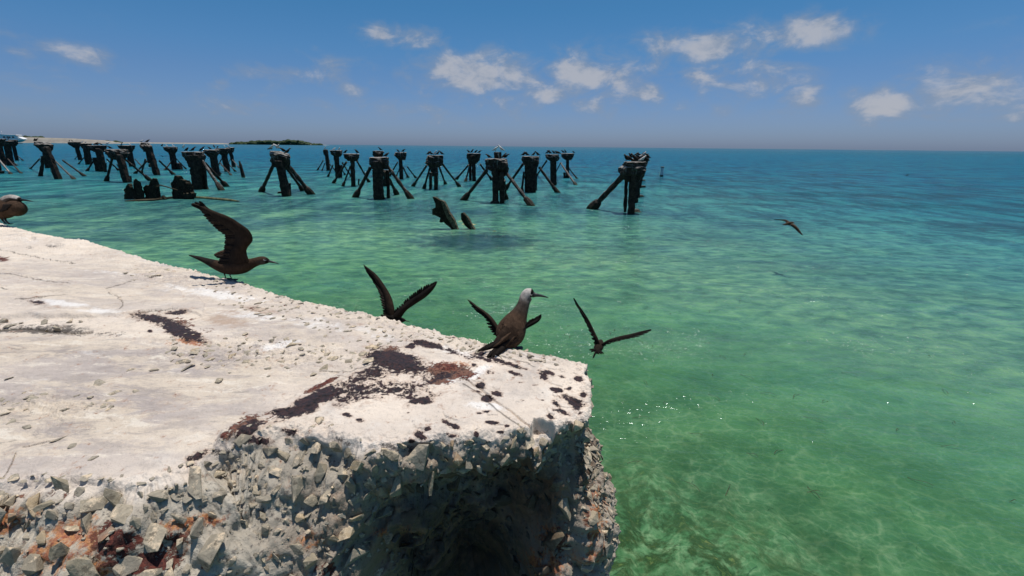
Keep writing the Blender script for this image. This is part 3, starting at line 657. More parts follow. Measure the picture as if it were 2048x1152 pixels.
    ro2 = -0.03 * np.sin(np.clip(Dp / 0.2, 0, 1) * math.pi) + 0.10 * sstep(Dp, 0.20, 0.5)
    out = out * (1 - endblend) + ro2 * endblend
    out = np.where(which[:, None] == 2, -0.02 + 0.1 * Dp, out)
    sk = np.zeros((m, K, 3)); sk[..., 0] = bp[:, None, 0] + sm[:, None, 0] * out; sk[..., 1] = bp[:, None, 1] + sm[:, None, 1] * out
    sk[..., 2] = bp[:, None, 2] - Dp
    fs = sk.reshape(-1, 3)
    amp = np.tile(np.clip(dep / 0.018, 0.1, 1), m)
    d1 = 0.032 * fbm(fs, 7, 3, .5, 2.2) * (1 + .8 * np.tile(sstep(dep, .1, .3), m)) + 0.011 * (np.abs(fbm(fs, 17, 3, .55)) - .3) + 0.004 * fbm(fs, 55, 3, .6)
    nn = np.repeat(np.concatenate([sm, np.full((m, 1), 0.35)], 1), K, axis=0)
    fs = fs + nn * (d1 * amp)[:, None]
    # faces
    i = idx[:-1, :-1].ravel(); q1 = np.stack([i, idx[1:, :-1].ravel(), idx[1:, 1:].ravel(), idx[:-1, 1:].ravel()], 1)
    base = nc * ns
    ids = np.concatenate([loop[:, None], base + np.arange(m * K).reshape(m, K)], 1)
    q2 = np.stack([ids[:-1, :-1].ravel(), ids[:-1, 1:].ravel(), ids[1:, 1:].ravel(), ids[1:, :-1].ravel()], 1)
    V = np.concatenate([flat, fs])
    me = mesh_np('concrete_pier', V, np.concatenate([q1, q2]))
    px, py, _ = project(V)
    wpz = V
    face = np.concatenate([np.zeros(len(flat)), np.tile(sstep(dep, 0.0, 0.03), m)])
    near_face = face.copy()
    set_attr(me, 'face', face)
    vis = np.ones(len(V)); back = np.concatenate([np.zeros(len(flat)), np.repeat(which == 2, K)]); vis = vis - back
    set_attr(me, 'tar', blobs(px, py, TAR) * vis); set_attr(me, 'rust', blobs(px, py, RUST) * vis); set_attr(me, 'orange', blobs(px, py, ORANGE) * vis)
    set_attr(me, 'white', blobs(px, py, WHITE) * (1 - face)); set_attr(me, 'tan', blobs(px, py, TAN) * vis); set_attr(me, 'blotch_shade', blobs(px, py, BLOTCH_SHADE) * vis)
    set_attr(me, 'undercut_shade', blobs(px, py, [(900, 1080, 250, 150, 0, 1), (1060, 990, 130, 110, 0, 1), (1000, 950, 150, 40, 0, .9), (1172, 930, 24, 100, 0, 1)]) * face)  # where the undercut's shade is painted on the face
    set_attr(me, 'grime', blobs(px, py, [(150, 820, 420, 130, -8, 1.0), (330, 730, 330, 60, 0, 1.0), (90, 700, 260, 34, 0, 1.0), (470, 760, 130, 70, -30, .95), (480, 850, 110, 50, -25, .8), (230, 570, 420, 70, 0, .62), (560, 660, 200, 60, 10, .75), (760, 660, 160, 30, 15, .55), (1000, 700, 160, 14, 12, .5), (950, 820, 260, 80, 0, .22)]) * (1 - face))
    cr = np.zeros(len(V)); n0 = len(flat)
    cr[:n0] = np.clip(1.2 - line_d(px[:n0] + 3 * fbm(V[:n0], 12, 2), py[:n0] + 2 * fbm(V[:n0], 12, 2, .5, 5), [(-60, 664), (0, 662), (50, 659), (100, 664), (150, 668), (182, 666)]) / 4.5, 0, 1)
    for kk, c in enumerate(CRACKS):
        fx, fy, w3 = px[:n0], py[:n0], V[:n0]
        dd = line_d(fx + 2.2 * fbm(w3, 25, 2), fy + 2.2 * fbm(w3, 25, 2, .5, 5), c)
        cr[:n0] = np.maximum(cr[:n0], np.clip(1.2 - dd / (2.6 if kk == 0 else 1.5), 0, 1))
    set_attr(me, 'crack', cr)
    root = empty('concrete_pier', (-0.4, 1.4, 0.0))
    tag(root, 'broken whitewashed concrete pier end with stony crumbling edge and rust crusts', 'pier')
    body = link('slab', me, M_conc, root)
    return root, V, n0, m, K, sm, which, fs.reshape(m, K, 3), top2

pier, PV, PN0, PM, PK, PSM, PWH, PSK, _ = build_pier()

# ------------------------------------------------------------------ stones set in the concrete
def rock_mesh(name, seed, npts=9, flat=0.6):
    import bmesh
    r = random.Random(seed); bm = bmesh.new()
    for k in range(npts):
        v = Vector((r.gauss(0, 1), r.gauss(0, 1), r.gauss(0, 1))).normalized()
        v *= r.uniform(0.82, 1.0); 
        bm.verts.new((v.x * 1.0, v.y * r.uniform(0.62, 0.8), v.z * flat))
    res = bmesh.ops.convex_hull(bm, input=bm.verts)
    for g_ in res.get('geom_interior', []):
        if isinstance(g_, bmesh.types.BMVert): bm.verts.remove(g_)
    bmesh.ops.bevel(bm, geom=bm.edges[:], offset=0.022, segments=1, affect='EDGES', clamp_overlap=True)
    me = bpy.data.meshes.new(name); bm.to_mesh(me); bm.free(); me.materials.append(M_stone); return me
ROCKS = [rock_mesh('stone', 100 + k, random.Random(k).choice([8, 9, 10, 11, 13]), random.Random(k + 50).uniform(0.5, 0.8)) for k in range(22)]

stone_sites = []
def place_stones():
    r = random.Random(5)
    sites = []; cells = {}
    sk = PSK; dep_ok = []
    # candidates on the near and right faces
    bx, by, bz = project(sk.reshape(-1, 3)); bx = bx.reshape(PM, PK); by = by.reshape(PM, PK)
    cand = []
    for _ in range(26000):
        i = r.randrange(3, PM - 3); k = r.randrange(0, 110)
        if PWH[i] == 2 or PWH[i + 2] == 2: continue
        x, y = bx[i, k], by[i, k]
        if x < -30 or x > 1260 or y > 1175: continue
        p = sk[i, k]; a = sk[i + 3, k] - sk[i - 3, k]; b = sk[i, min(k + 3, PK - 1)] - sk[i, max(k - 3, 0)]
        n = np.cross(b, a); l = np.linalg.norm(n)
        if l < 1e-9: continue
        n /= l
        if n @ np.array([PSM[i, 0], PSM[i, 1], 0.2]) < 0: n = -n
        cand.append((p, n, x, y, k, i))
    for (p, n, x, y, k, i) in cand:
        size = r.choice([.012, .015, .019, .022, .026, .030, .034, .039, .045]) * (1.12 if x < 380 else 1.0)
        # mortar-rich patches keep fewer stones
        dens = 1.0
        if 380 < x < 720 and y > 1010: dens = 0.9
        if x < 380 and y > 1060: dens = .4
        if PWH[i] == 1: dens = .7; size *= 0.8
        if x > 720 and PWH[i] == 0 and y > np.interp(x, [720, 800, 900, 1000, 1100, 1180], [1080, 1010, 975, 962, 950, 930]): dens = .10
        if r.random() > dens: continue
        key = (int(p[0] // .07), int(p[1] // .07), int(p[2] // .07))
        if any((p[0] - q[0][0]) ** 2 + (p[1] - q[0][1]) ** 2 + (p[2] - q[0][2]) ** 2 < ((size + q[1]) * 0.66) ** 2 for a in (-1, 0, 1) for b2 in (-1, 0, 1) for c2 in (-1, 0, 1) for q in cells.get((key[0] + a, key[1] + b2, key[2] + c2), ())): continue
        sites.append((p, size, n, x, y, 'face')); cells.setdefault(key, []).append(sites[-1])
        if len(sites) > 900: break
    nface = len(sites)
    # flat-worn stones showing in the top
    def topsite(x, y, size, kind='top'):
        w_ = np.array(P(x, y, SLAB)); h = float(top_relief(np.array([x]), np.array([y]), w_[None])[0]); w_[2] += h
        if any((w_[0] - q[0][0]) ** 2 + (w_[1] - q[0][1]) ** 2 < ((size + q[1]) * 0.8) ** 2 for q in sites): return
        sites.append((w_, size, np.array([0, 0, 1.0]) if kind == 'top' else np.array([0, -.5, 1.0]), x, y, kind))
    for _ in range(420):
        x = r.uniform(330, 740); y = r.gauss(708 + (x - 520) * 0.02, 16)
        if r.random() < .6 and y < 765: topsite(x, y, r.choice([.010, .014, .018, .024, .032]))
    for _ in range(60): 
        x = r.uniform(1060, 1176); topsite(x, r.uniform(852, 886), r.uniform(.014, .030), 'face')
    for _ in range(420):
        x = r.uniform(430, 1170); fy = np.interp(x, [p[0] for p in FAR], [p[1] for p in FAR]); topsite(x, fy + r.uniform(4, 60 if x < 800 else 36), r.uniform(.009, .022))
    for _ in range(700):
        x = r.uniform(0, 1160); ny = np.interp(x, [p[0] for p in NEAR], [p[1] for p in NEAR]); topsite(x, ny - abs(r.gauss(0, 7)) + 2, r.uniform(.006, .022))
    for _ in range(26): topsite(r.uniform(0, 230), r.gauss(810, 18), r.uniform(.012, .022))
    for _ in range(24): topsite(r.uniform(-10, 190), r.uniform(646, 664), r.uniform(.012, .03), 'face')
    for (x, y, s_) in [(158, 800, .034), (192, 798, .022), (72, 818, .036), (22, 795, .024), (200, 768, .024), (228, 788, .022), (312, 742, .024), (350, 728, .034), (380, 738, .030), (262, 739, .018), (345, 712, .034), (440, 700, .03), (395, 725, .03), (20, 758, .02), (272, 783, .018), (150, 892, .020), (187, 918, .014), (118, 878, .018), (590, 690, .03), (620, 718, .026), (650, 735, .028), (530, 712, .03), (560, 730, .024)]: topsite(x, y, s_)
    for _ in range(14): topsite(r.uniform(240, 420), r.gauss(550, 8), r.uniform(.02, .035))
    for (x, y, s_) in [(640, 858, .022), (628, 870, .022), (650, 868, .018), (664, 866, .012), (150, 898, .014), (195, 918, .012), (110, 880, .012), (300, 741, .02)]: topsite(x, y, s_)
    order = sorted(range(len(sites)), key=lambda k: -sites[k][1] / max(0.3, np.linalg.norm(sites[k][0] - Cn)))
    big = set(order[:292]); extra_v = []; extra_f = []
    for k, (p, size, n, x, y, kind) in enumerate(sites):
        me = ROCKS[r.randrange(len(ROCKS))]
        nv = Vector(n).normalized()
        tilt = 0.42 if kind == 'face' else 0.12
        zax = (nv + Vector((r.gauss(0, 1), r.gauss(0, 1), r.gauss(0, 1))) * tilt).normalized()
        q = zax.to_track_quat('Z', 'Y').to_matrix().to_4x4() @ Matrix.Rotation(r.uniform(0, 6.28), 4, 'Z')
        sc = size * r.uniform(.85, 1.15)
        zs = sc * (0.72 if kind == 'face' else 0.42)
        sink = 0.10 if kind == 'face' else -0.02
        mw = Matrix.Translation(Vector(p) + nv * (size * ((0.16 if x < 380 else 0.06) if kind == 'face' else 0.0) + (0.0008 if kind == 'top' else 0))) @ q @ Matrix.Diagonal((sc * r.uniform(.9, 1.3), sc, zs, 1))
        if k in big:
            o = bpy.data.objects.new('stone', me); COL.objects.link(o); o.parent = pier
            o.matrix_basis = Matrix.Translation(-Vector(pier.location)) @ mw
        else:
            b0 = len(extra_v); extra_v += [mw @ v.co for v in me.vertices]; extra_f += [[b0 + a for a in pl.vertices] for pl in me.polygons]
    # fine gravel between the larger stones
    cnt = 0
    for (p, n, x, y, k, i) in cand[::5]:
        if cnt > 1300: break
        size = r.uniform(.003, .009)
        me = ROCKS[r.randrange(len(ROCKS))]
        nv = Vector(n)
        q = Vector((r.gauss(0, 1), r.gauss(0, 1), r.gauss(0, 1))).normalized().to_track_quat('Z', 'Y').to_matrix().to_4x4()
        mw = Matrix.Translation(Vector(p) + nv * size * .3) @ q @ Matrix.Scale(size, 4)
        b0 = len(extra_v); extra_v += [mw @ v.co for v in me.vertices]; extra_f += [[b0 + a for a in pl.vertices] for pl in me.polygons]; cnt += 1
    me = mesh_from('gravel', extra_v, extra_f)
    o = link('gravel', me, M_stone, pier, smooth=False); tag(o, kind='stuff')
place_stones()

# ------------------------------------------------------------------ lofted bodies
def ring_mesh(name, rings, closed=True, cols=None):
    """rings: list of (n,3) arrays"""
    n = len(rings[0]); V = np.concatenate(rings); F = []
    for k in range(len(rings) - 1):
        for a in range(n):
            b = (a + 1) % n; F.append([k * n + a, k * n + b, (k + 1) * n + b, (k + 1) * n + a])
    if closed: F.append(list(range(n))[::-1]); F.append([(len(rings) - 1) * n + a for a in range(n)])
    me = mesh_from(name, V, F)
    if cols is not None: set_col(me, 'tone', np.concatenate(cols))
    return me

def tube_px(pts, depth, n=8):
    """pts: (x, y, half width in frame units, depth offset)"""
    rings = []
    C = [D(p[0], p[1], depth + p[3]) for p in pts]
    for k, p in enumerate(pts):
        a = C[max(k - 1, 0)]; b = C[min(k + 1, len(C) - 1)]; d = (b - a).normalized()
        u = d.cross(F_).normalized() if abs(d.dot(F_)) < .99 else R_; v = d.cross(u).normalized()
        r_ = p[2] * (depth + p[3]) / FPX
        rings.append(np.array([C[k] + (u * math.cos(q) + v * math.sin(q)) * r_ for q in np.linspace(0, 2 * math.pi, n, endpoint=False)]))
    return rings

BROWN = np.array((0.060, 0.038, 0.025)); DARK = np.array((0.013, 0.0105, 0.009)); GREY = np.array((0.120, 0.100, 0.086)); WHITE_ = np.array((0.48, 0.455, 0.425)); WARM = np.array((0.085, 0.056, 0.037))

def body_px(name, spine, depth, parent, colf, nr=44, na=28):
    """spine: (x, y, half width in frame units, half thickness in frame units, depth offset m)"""
    S = catmull(spine, nr); rings = []; cols = []
    for k in range(nr):
        x, y, hw, ht, dz = S[k]; a = S[max(k - 1, 0)]; b = S[min(k + 1, nr - 1)]
        tx, ty = b[0] - a[0], b[1] - a[1]; l = math.hypot(tx, ty) + 1e-9
        u = (R_ * (ty / l) + U_ * (tx / l))       # across the body in the picture: right-hand side when walking along the spine
        c = D(x, y, depth + dz); sc = (depth + dz) / FPX
        hw = max(hw, .15); ht = max(ht, .15)
        ring = []; cc = []
        # lean of the spine into the picture
        dzd = (b[4] - a[4]) / (l * sc + 1e-9); fw = (F_ - (R_ * (tx / l) - U_ * (ty / l)) * dzd * 0.8).normalized()
        for q in np.linspace(0, 2 * math.pi, na, endpoint=False):
            ring.append(c + u * (math.cos(q) * hw * sc) - fw * (math.sin(q) * ht * sc))
            cc.append(colf(k / (nr - 1), math.cos(q), math.sin(q)))
        rings.append(np.array(ring)); cols.append(np.array(cc))
    me = ring_mesh(name, rings, True, cols)
    return link(name, me, M_plume, parent)

def feather_mesh(base, tip, width, nrm, col, bend=0.0, blunt=0.35):
    base = Vector(base); tip = Vector(tip); d = tip - base; L_ = d.length; dn = d.normalized()
    side = dn.cross(nrm).normalized(); up = side.cross(dn).normalized()
    prof = [(0, .25), (.15, .75), (.45, 1.0), (.75, .92), (.92, .62), (1.0, .12 + blunt * .2)]
    V = []; F = []
    for (s_, w_) in prof:
        c = base + d * s_ + up * (bend * L_ * s_ * s_)
        V += [c - side * width * w_ * .5, c + up * width * .09, c + side * width * w_ * .5, c - up * width * .03]
    for k in range(len(prof) - 1):
        for a in range(4):
            b = (a + 1) % 4; F.append([k * 4 + a, k * 4 + b, k * 4 + 4 + b, k * 4 + 4 + a])
    F.append([3, 2, 1, 0]); n = (len(prof) - 1) * 4; F.append([n, n + 1, n + 2, n + 3])
    me = mesh_from('flight_feather', V, F); set_col(me, 'tone', np.concatenate([np.tile(col * k_, (4, 1)) for k_ in (1.0, 1.0, 1.0, .95, .85, .7)])); return me

def wing_px(parent, lead, trail, fbase, ftip, depth, nfeath=18, width=9, col=DARK, ccol=BROWN, thick=.006, chord=.62, jitter=2.0, seed=1, fbasew=1.0):
    """lead / trail: (x, y, depth offset) curves root->tip; fbase / ftip: curves for the flight feathers"""
    r = random.Random(seed)
    n = 26; mC = 7
    A = catmull(lead, n); B = catmull(trail, n); A3 = [D(a[0], a[1], depth + a[2]) for a in A]; B3 = [D(b[0], b[1], depth + b[2]) for b in B]
    nv = (A3[n // 2] - A3[0]).cross(B3[n // 2] - A3[n // 2]).normalized()
    if nv.dot(F_) > 0: nv = -nv
    V = []; F = []; C = []
    for k in range(n):
        ch = chord * (1 - 0.25 * k / n)
        for side in (1, -1):
            for j in range(mC):
                s_ = j / (mC - 1); p = A3[k].lerp(B3[k], s_ * ch)
                th = thick * (1 - k / n * .75) * (math.sqrt(max(0, 1 - (1 - min(1, s_ * 4)) ** 2)) * (1 - s_) + .06)
                V.append(p + nv * th * side + nv * 0.010 * math.sin(s_ * math.pi))
                f = min(1, max(0, s_ * 1.3 + k / n * .6 - .2)); C.append(ccol * (1 - f) + col * f)
    st = 2 * mC
    for k in range(n - 1):
        for h_ in range(2):
            for j in range(mC - 1):
                a = k * st + h_ * mC + j; q = [a, a + 1, a + st + 1, a + st]; F.append(q if h_ == 0 else q[::-1])
        for j in (0, mC - 1):
            a = k * st + j; b = k * st + mC + j; q = [a, a + st, b + st, b]; F.append(q if j == 0 else q[::-1])
    me = mesh_from('wing', V, F); set_col(me, 'tone', np.array(C)); w_ = link('wing', me, M_plume, parent)
    FB = catmull(fbase, nfeath); FT = catmull(ftip, nfeath)
    for k in range(nfeath):
        b = FB[k]; e = FT[k]
        pb = D(b[0], b[1], depth + b[2]) - nv * (0.001 * (k % 3)); pe = D(e[0] + r.uniform(-1, 1) * jitter * .6, e[1] + r.uniform(-1, 1) * jitter * .6, depth + e[2]) + nv * (0.0012 * k / nfeath * (1 if k % 2 else -1))
        cc = col * r.uniform(.7, 1.9); wd = width * depth / FPX * (1 - .35 * k / nfeath)
        me = feather_mesh(pb, pe, wd, nv, cc, bend=r.uniform(-.015, .02))
        link('flight_feather', me, M_plume, w_)
    return w_

def ball(name, c, r_, mat, parent, sx=1, seg=12, tone=None):
    V = []; F = []; n = seg
    for i in range(1, n // 2):
        th = math.pi * i / (n // 2)
        for j in range(n):
            ph = 2 * math.pi * j / n; V.append(Vector(c) + (R_ * math.sin(th) * math.cos(ph) * sx + U_ * math.cos(th) + F_ * math.sin(th) * math.sin(ph)) * r_)
    V.append(Vector(c) + U_ * r_); V.append(Vector(c) - U_ * r_); m_ = n // 2 - 1
    for i in range(m_ - 1):
        for j in range(n): F.append([i * n + j, i * n + (j + 1) % n, (i + 1) * n + (j + 1) % n, (i + 1) * n + j])
    for j in range(n):
        F.append([len(V) - 2, (j + 1) % n, j]); F.append([len(V) - 1, (m_ - 1) * n + j, (m_ - 1) * n + (j + 1) % n])
    me = mesh_from(name, V, F)
    if tone is not None: set_col(me, 'tone', np.tile(tone, (len(V), 1)))
    return link(name, me, mat, parent)

def leg_px(parent, pts, depth, web=True, foot_dir=1):
    me = ring_mesh('leg', tube_px(pts, depth, 8)); lg = link('leg', me, M_leg, parent)
    # webbed foot with three toes
    p = pts[-1]; c = D(p[0], p[1], depth + p[3]); sc = depth / FPX
    V = [c + Vector((0, 0, .006)), ]; F = []
    toes = [Vector((foot_dir * 1.0, .55, 0)), Vector((foot_dir * 1.15, -.05, 0)), Vector((foot_dir * .95, -.65, 0))]
    for k, tdir in enumerate(toes):
        V.append(c + tdir * .026 + Vector((0, 0, .001)))
    V += [v + Vector((0, 0, -.003)) for v in V[:4]]
    F = [[0, 1, 2], [0, 2, 3], [4, 6, 5], [4, 7, 6], [0, 4, 5, 1], [1, 5, 6, 2], [2, 6, 7, 3], [3, 7, 4, 0]]
    link('foot', mesh_from('foot', V, F), M_leg, lg, smooth=False)
    return lg

def bill_px(parent, pts, depth):
    return link('bill', ring_mesh('bill', tube_px(pts, depth, 10)), M_bill, parent)

# crop -> frame helpers
def cr(ox, oy, s_): return lambda x, y: (ox + x / s_, oy + y / s_)

# --- the noddy standing on the corner, seen from behind
def noddy_corner():
    c = cr(920, 560, 6.775); dp = 1.75; k = 1 / 6.775
    foot = P(1030, 696, SLAB)
    root = empty('standing_noddy', foot)
    tag(root, 'brown seabird with pale grey cap standing on the pier corner, back turned', 'seabird')
    raw = [(985, 205, 30, 30, -.004), (962, 192, 66, 55, 0), (930, 190, 82, 68, .0), (893, 235, 84, 68, 0), (866, 310, 80, 68, -.002), (836, 390, 92, 78, -.004), (800, 470, 118, 100, -.006), (755, 560, 160, 135, -.01), (712, 650, 192, 165, -.015),
           (672, 735, 198, 165, -.02), (630, 810, 168, 130, -.03), (585, 868, 112, 80, -.045), (540, 915, 70, 34, -.06), (480, 975, 50, 16, -.075)]
    sp = [(*c(x, y), hw * k, ht * k, dz) for x, y, hw, ht, dz in raw]
    def colf(s_, cu, sv):
        # cu +: left side of the picture going down the spine
        if s_ < .11: base = DARK * .8
        elif s_ < .32:
            capf = min(1, max(0, (.30 - s_) / .10)); up = cu
            base = GREY * (1 - capf) + WHITE_ * capf
            if up < -.25 and s_ < .26: base = base * .35 + DARK * .65
            elif up < .15 and s_ < .26: base = base * .75 + DARK * .25
        elif s_ < .48: f = (s_ - .32) / .16; base = GREY * .62 * (1 - f) + BROWN * .95 * f
        else: base = BROWN * (1 - .0) * 1.25
        if s_ > .86: base = BROWN * .6 + DARK * .4
        return base
    # find which side is up: u = right-hand side walking from head to tail
    def colf2(s_, cu, sv): return colf(s_, -cu if SIDE else cu, sv)
    SIDE = True
    body_px('body', sp, dp, root, colf2)
    b = lambda pts: [(*c(x, y), hw * k, dz) for x, y, hw, dz in pts]
    bill_px(root, b([(985, 200, 40, 0), (1040, 205, 24, 0), (1100, 213, 17, 0), (1160, 228, 10, 0), (1199, 242, 3, 0)]), dp - .004)
    e = c(990, 186); ball('eye', D(e[0], e[1], dp - .0185), .0032, M_eye, root)
    rp = [(*c(968 + 20 * math.sin(a) * .9, 188 + 17 * math.cos(a)), 3.2 * k, 0) for a in np.linspace(-2.6, .6, 9)]
    link('eyelid', ring_mesh('eyelid', tube_px(rp, dp - .0182, 6)), M_ring, root)
    # tail: long dark blunt feathers pointing back to the viewer
    for q, (bx, by, tx, ty, wd) in enumerate([(600, 860, 372, 1070, 80), (615, 865, 395, 1078, 80), (630, 870, 420, 1070, 80), (640, 875, 450, 1045, 76), (590, 860, 368, 1050, 74), (640, 880, 480, 1010, 76)]):
        p0 = D(*c(bx, by), dp - .06); p1 = D(*c(tx, ty), dp - .128 - .002 * q)
        link('tail_feather', feather_mesh(p0, p1, wd * k * dp / FPX, -F_, DARK * (1.0 + .15 * (q % 3)), blunt=1.2), M_plume, root)
    # folded wings: coverts over long primaries that cross above the tail
    def fold(lead, tips, base, n, wd, seed, cols):
        r = random.Random(seed)
        pl = [(*c(x, y), 0) for x, y in lead]
        n_ = 0
        wroot = None
        rings = []
        S = catmull([(*c(x, y), hw * k, ht * k, dz) for x, y, hw, ht, dz in base], 24)
        cc = []
        for q in range(24):
            x, y, hw, ht, dz = S[q]; a = S[max(q - 1, 0)]; b_ = S[min(q + 1, 23)]; tx, ty = b_[0] - a[0], b_[1] - a[1]; l = math.hypot(tx, ty)
            u = R_ * (ty / l) + U_ * (tx / l); C0 = D(x, y, dp + dz); sc = dp / FPX
            rings.append(np.array([C0 + u * math.cos(g_) * max(hw, .2) * sc - F_ * math.sin(g_) * max(ht, .1) * sc for g_ in np.linspace(0, 2 * math.pi, 16, endpoint=False)]))
            f = q / 23; col = cols[0] * (1 - f) + cols[1] * f; cc.append(np.tile(col, (16, 1)))
        wroot = link('wing', ring_mesh('wing', rings, True, cc), M_plume, root)
        for q in range(n):
            f = q / (n - 1); (x0, y0, d0), (x1, y1, d1) = tips[0]; (x2, y2, d2), (x3, y3, d3) = tips[1]
            p0 = D(*c(x0 + (x2 - x0) * f, y0 + (y2 - y0) * f), dp + d0 + (d2 - d0) * f - .0012 * (q % 2)); p1 = D(*c(x1 + (x3 - x1) * f + r.uniform(-6, 6), y1 + (y3 - y1) * f + r.uniform(-6, 6)), dp + d1 + (d3 - d1) * f)
            f2 = r.uniform(.75, 1.3); col = (cols[1] if q < n * .75 else cols[0]) * f2
            link('flight_feather', feather_mesh(p0, p1, wd * k * dp / FPX, -F_, col), M_plume, wroot)
    fold([], [((560, 800, -.078), (238, 968, -.118)), ((690, 715, -.074), (470, 905, -.098))], [(800, 590, 30, 8, -.046), (730, 650, 80, 14, -.062), (650, 725, 92, 16, -.066), (565, 795, 70, 14, -.072), (480, 868, 45, 10, -.084), (400, 915, 26, 8, -.098), (300, 955, 12, 4, -.112)], 8, 46, 3, (BROWN * 1.15, DARK * 1.2))
    fold([], [((640, 850, -.070), (490, 935, -.088)), ((800, 700, -.060), (600, 900, -.076))], [(875, 600, 20, 14, -.012), (835, 690, 48, 14, -.034), (765, 770, 66, 14, -.052), (690, 830, 52, 12, -.062), (620, 880, 30, 10, -.070), (560, 915, 14, 6, -.078)], 6, 40, 4, (BROWN * 1.1, DARK * 1.8))
    # overlapping contour feathers of the back and shoulders
    S = catmull(sp, 60); rf = random.Random(21)
    for q in range(64):
        f = rf.uniform(.56, .82); u_ = rf.uniform(-.86, .80); i_ = int(f * 59); x, y, hw, ht, dz = S[i_]; x2, y2 = S[min(59, i_ + 3)][:2]; tx, ty = x2 - x, y2 - y; l = math.hypot(tx, ty); tx /= l; ty /= l
        ln = rf.uniform(9, 15)
        def surf(i2, uu):
            X, Y_, HW, HT, DZ = S[min(59, i2)]
            a = S[max(i2 - 1, 0)]; b_ = S[min(i2 + 1, 59)]; ax, ay = b_[0] - a[0], b_[1] - a[1]; L2 = math.hypot(ax, ay)
            return D(X + ay / L2 * uu * HW, Y_ - ax / L2 * uu * HW, dp + DZ - HT * math.sqrt(max(0, 1 - uu * uu)) * dp / FPX - .0002)
        step = max(2, int(ln / (math.hypot(S[i_ + 1][0] - x, S[i_ + 1][1] - y) + .01)))
        p0 = surf(i_, u_); p1 = surf(i_ + step, u_ * .98); p1 = p1 - F_ * .0003
        nn = (-F_ + (R_ * (ty) + U_ * (tx)) * u_ * .9).normalized()
        link('contour_feather', feather_mesh(p0, p1, rf.uniform(5, 8) * dp / FPX, nn, BROWN * rf.uniform(.95, 1.6), blunt=1.5), M_plume, root)
    # dark bend of the wing
    for (x, y, hw) in [(858, 640, 0)]: pass
    for (x0, y0, x1, y1) in [(905, 560, 800, 625), (908, 585, 835, 650), (905, 610, 860, 668)]:
        link('feather', feather_mesh(D(*c(x0, y0), dp - .018), D(*c(x1, y1), dp - .0445), 34 * k * dp / FPX, -F_, DARK), M_plume, root)
    leg_px(root, b([(740, 850, 14, 0), (752, 880, 9, 0), (752, 918, 8, 0)]), dp)
    leg_px(root, b([(690, 870, 14, .015), (705, 895, 9, .015), (708, 925, 8, .015)]), dp)
noddy_corner()

